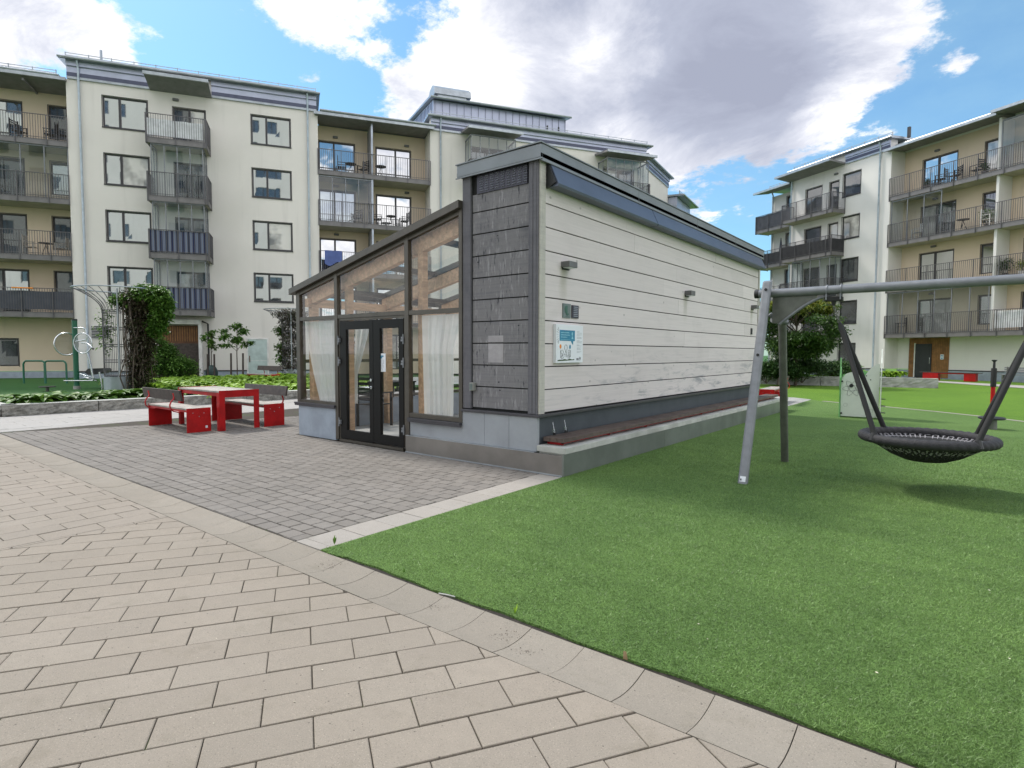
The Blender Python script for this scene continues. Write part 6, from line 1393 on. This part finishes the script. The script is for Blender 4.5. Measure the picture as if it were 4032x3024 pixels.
# ================================================================== THINGS ON THE BALCONIES
def small_chair(F_, a, o, z, rz, label, mat='black', group='chairs on the balconies'):
    p = F_.pt(a, o, z); return furn_chair(p.x, p.y, rz, label, p.z, mat, group)
def small_table(F_, a, o, z, label, mat='black', h=.68, rr=.32):
    p = F_.pt(a, o, z); r = thing('balcony_table', label, 'table', p, 0, 'tables on the balconies'); MB().lathe([(0, h), (rr, h), (rr, h + .025), (0, h + .025)], (0, 0, 0), 18).build('tabletop', M[mat], r)
    for i in range(3): MB().tube([(.22 * math.cos(i * 2.1), .22 * math.sin(i * 2.1), 0), (.05 * math.cos(i * 2.1 + 2), .05 * math.sin(i * 2.1 + 2), h)], .014, 6).build('leg', M[mat], r)
    return r
ra = math.atan2(.848, .53)
for (F_, a, o, z, rz, lab, mt) in ((A, -3.9, -.7, 11.85, ra + 1.2, 'dark armchair on the top balcony of the left wing near its middle', 'black'), (A, -2.6, -.7, 11.85, ra - 1.4, 'dark armchair on the top left wing balcony beside the narrow window', 'black'), (A, -2.0, -.6, 11.85, ra + 2, 'dark chair at the right end of the top left wing balcony', 'black'),
    (A, -3.6, -.7, 6.25, ra + 1.5, 'folding wooden chair left of the small table on the third left wing balcony', 'grey_plank'), (A, -2.3, -.7, 6.25, ra - 1.5, 'folding wooden chair right of the small table on the third left wing balcony', 'grey_plank'),
    (A, 11.4, -.7, 11.76, ra + 1.5, 'dark lounge chair on the top recessed balcony beside the blue curtains', 'black'), (A, 12.6, -.7, 11.76, ra - .9, 'dark reclining chair next to the middle post on the top recessed balcony', 'black'), (A, 12.2, -.8, 8.94, ra - .5, 'rattan chair behind the glass screen of the second recessed balcony', 'dark_wood'),
    (A, 13.4, -.7, 8.94, ra + 1.4, 'black chair left on the open half of the second recessed balcony', 'black'), (A, 15.0, -.7, 8.94, ra - 1.4, 'black chair right on the open half of the second recessed balcony', 'black'),
    (Dd, 1.6, -.6, 11.42, -1.9, 'dark chair left on the top balcony of the right building', 'black'), (Dd, 2.4, -.6, 11.42, -1.0, 'dark sofa chair in the middle of the top right balcony', 'black'), (Dd, 3.5, -.6, 11.42, -2.2, 'dark recliner near the blue window on the top right balcony', 'black'), (Dd, .3, -.6, 8.54, -1.2, 'white folding chair behind the glass on the second right balcony', 'white_paint'), (Dd, 4.2, -.6, 8.54, 1.0, 'pale lounge chair near the divider on the second right balcony', 'white_paint'), (Dd, -.5, -.6, 2.78, -1.2, 'dark chair at the left end of the lowest right balcony', 'black')):
    small_chair(F_, a, o, z, rz, lab, mt)
small_table(A, -2.95, -.7, 6.25, 'small dark folding table on the third left wing balcony', h=.66); small_table(A, 13.6, -.6, 11.76, 'round glass topped table right of the post on the top recessed balcony'); small_table(A, 14.2, -.7, 8.94, 'black table between two chairs on the second recessed balcony')
small_table(Dd, 2.9, -.6, 8.54, 'round black table on the second balcony of the right building'); small_table(A, 11.9, -.7, 11.76, 'dark table with a potted flower on the top recessed balcony')
def pot(F_, a, o, z, label, mat='leaf', s_=.3, n=260, pot_mat='dark_wood'):
    p = F_.pt(a, o, z); r = wthing('potted_plant', label, 'plant', p, 'plants on the balconies'); MB().lathe([(0, 0), (.11, 0), (.15, .24), (.13, .24), (.12, .2), (0, .2)], p, 14).build('pot', M[pot_mat], r, smooth=True)
    cloud('leaves', r, [(tuple(p + Vector((0, 0, .25 + s_))), (s_, s_, s_), 1, .5)], n, .13, .06, M[mat], .3, .2); return r
pot(Dd, 5.2, -.5, 5.66, 'bushy dark green plant by the white divider on the third right balcony', 'leaf_dark', .42, 420); pot(Dd, 6.0, -.4, 5.66, 'yellow green fern in a white pot on the third right balcony', 'leaf_yellow', .3, 220, 'white_paint'); pot(Dd, 4.1, -.7, 8.54, 'palm like plant before the window of the second right balcony', 'leaf', .45, 200)
pot(Dd, 3.95, -.5, 11.42, 'small potted tree at the divider on the top right balcony', 'leaf_dark', .22, 160); pot(Dd, 1.0, -.3, 11.42, 'small figure like potted shrub at the left of the top right balcony', 'leaf_dark', .18, 120); pot(Dd, -12.2, -.6, 8.54, 'thin leafy plant sticking out at the left corner of the right building', 'leaf_dark', .5, 160)
p = A.pt(-3.55, .05, 4.55); m = MB(A.T); m.box(-4.15, -3.3, -.05, .12, 4.57, 4.63); single('balcony_cloth', m, M['orange'], 'orange cloth lying on the rail of the lowest left wing balcony', 'cloth', bevel=.02)
m = MB(A.T); vs = [(10.35 + .95 * i / 10, .07 + .02 * math.sin(i), 7.28 - .75 * j / 4 - (.12 * math.sin(i * .6) if j == 4 else 0)) for i in range(11) for j in range(5)]
m.add(vs, [(i * 5 + j, (i + 1) * 5 + j, (i + 1) * 5 + j + 1, i * 5 + j + 1) for i in range(10) for j in range(4)]); single('towel', m, M['blue_cloth'], 'blue towel hanging over the third recessed balcony rail', 'towel', smooth=True, recalc=False)
p = Dd.pt(-10.4, -.7, 8.54); r = wthing('parasol', 'closed navy parasol standing on the left end balcony of the right building', 'parasol', p); MB().tube([p, p + Vector((0, 0, 2.0))], .02, 8).build('pole', M['steel_grey'], r); MB().tube([p + Vector((0, 0, .9)), p + Vector((0, 0, 1.2)), p + Vector((0, 0, 2.05))], [.10, .12, .02], 10).build('canopy', M['umbrella'], r, smooth=True)

# small litter: pale flakes and crumbs lying on turf, gutter and pavers
def litter():
    V = []; Fc = []; n = 0
    def flake(x, y, z, s_):
        nonlocal n
        a = random.uniform(0, 6.28); c, d = math.cos(a) * s_, math.sin(a) * s_; q = random.uniform(.35, .8)
        V.extend([(x - c, y - d, z), (x + d * q, y - c * q, z + s_ * .3), (x + c, y + d, z + .001), (x - d * q, y + c * q, z)]); Fc.append((n, n + 1, n + 2, n + 3)); n += 4
    for _ in range(34):
        p = G(random.uniform(1500, 4000), random.uniform(1760, 2950)); 
        if p.x > -3.8 and p.y > 2.7: flake(p.x, p.y, .016, random.uniform(.004, .010))
    for _ in range(60):
        p = G(random.uniform(0, 2200), random.uniform(1800, 3000))
        if p.y < 2.15: flake(p.x, p.y, .003, random.uniform(.002, .006))
    me = npmesh('litter_flakes', np.array(V), np.array(Fc), 4, basic('pale_litter', (.55, .50, .38), .8, isl=.4)); tag(link('litter_flakes', me), 'pale flakes and seed bits scattered over the turf and pavers', 'litter', kind='stuff')
    V.clear(); Fc.clear(); n = 0
    for (px, py, sx_, sy_, k_) in ((1305, 2225, 55, 18, 110), (2000, 2500, 60, 22, 50), (2080, 2560, 50, 16, 35), (1720, 2390, 40, 16, 40)):
        for _ in range(k_):
            p = G(random.gauss(px, sx_ * .55), random.gauss(py, sy_ * .55), -.02); t = (p.y - YB0) / (YB1 - YB0)
            if 0 < t < 1: flake(p.x, p.y, -.026 * (1 - (2 * t - 1) ** 2) + .002, random.uniform(.0015, .005))
    me = npmesh('gutter_crumbs', np.array(V), np.array(Fc), 4, basic('dark_crumbs', (.07, .045, .03), .9, isl=.5)); tag(link('gutter_crumbs', me), 'dark crumbs of dirt collected in the hollow of the gutter stones', 'dirt', kind='stuff')
litter()
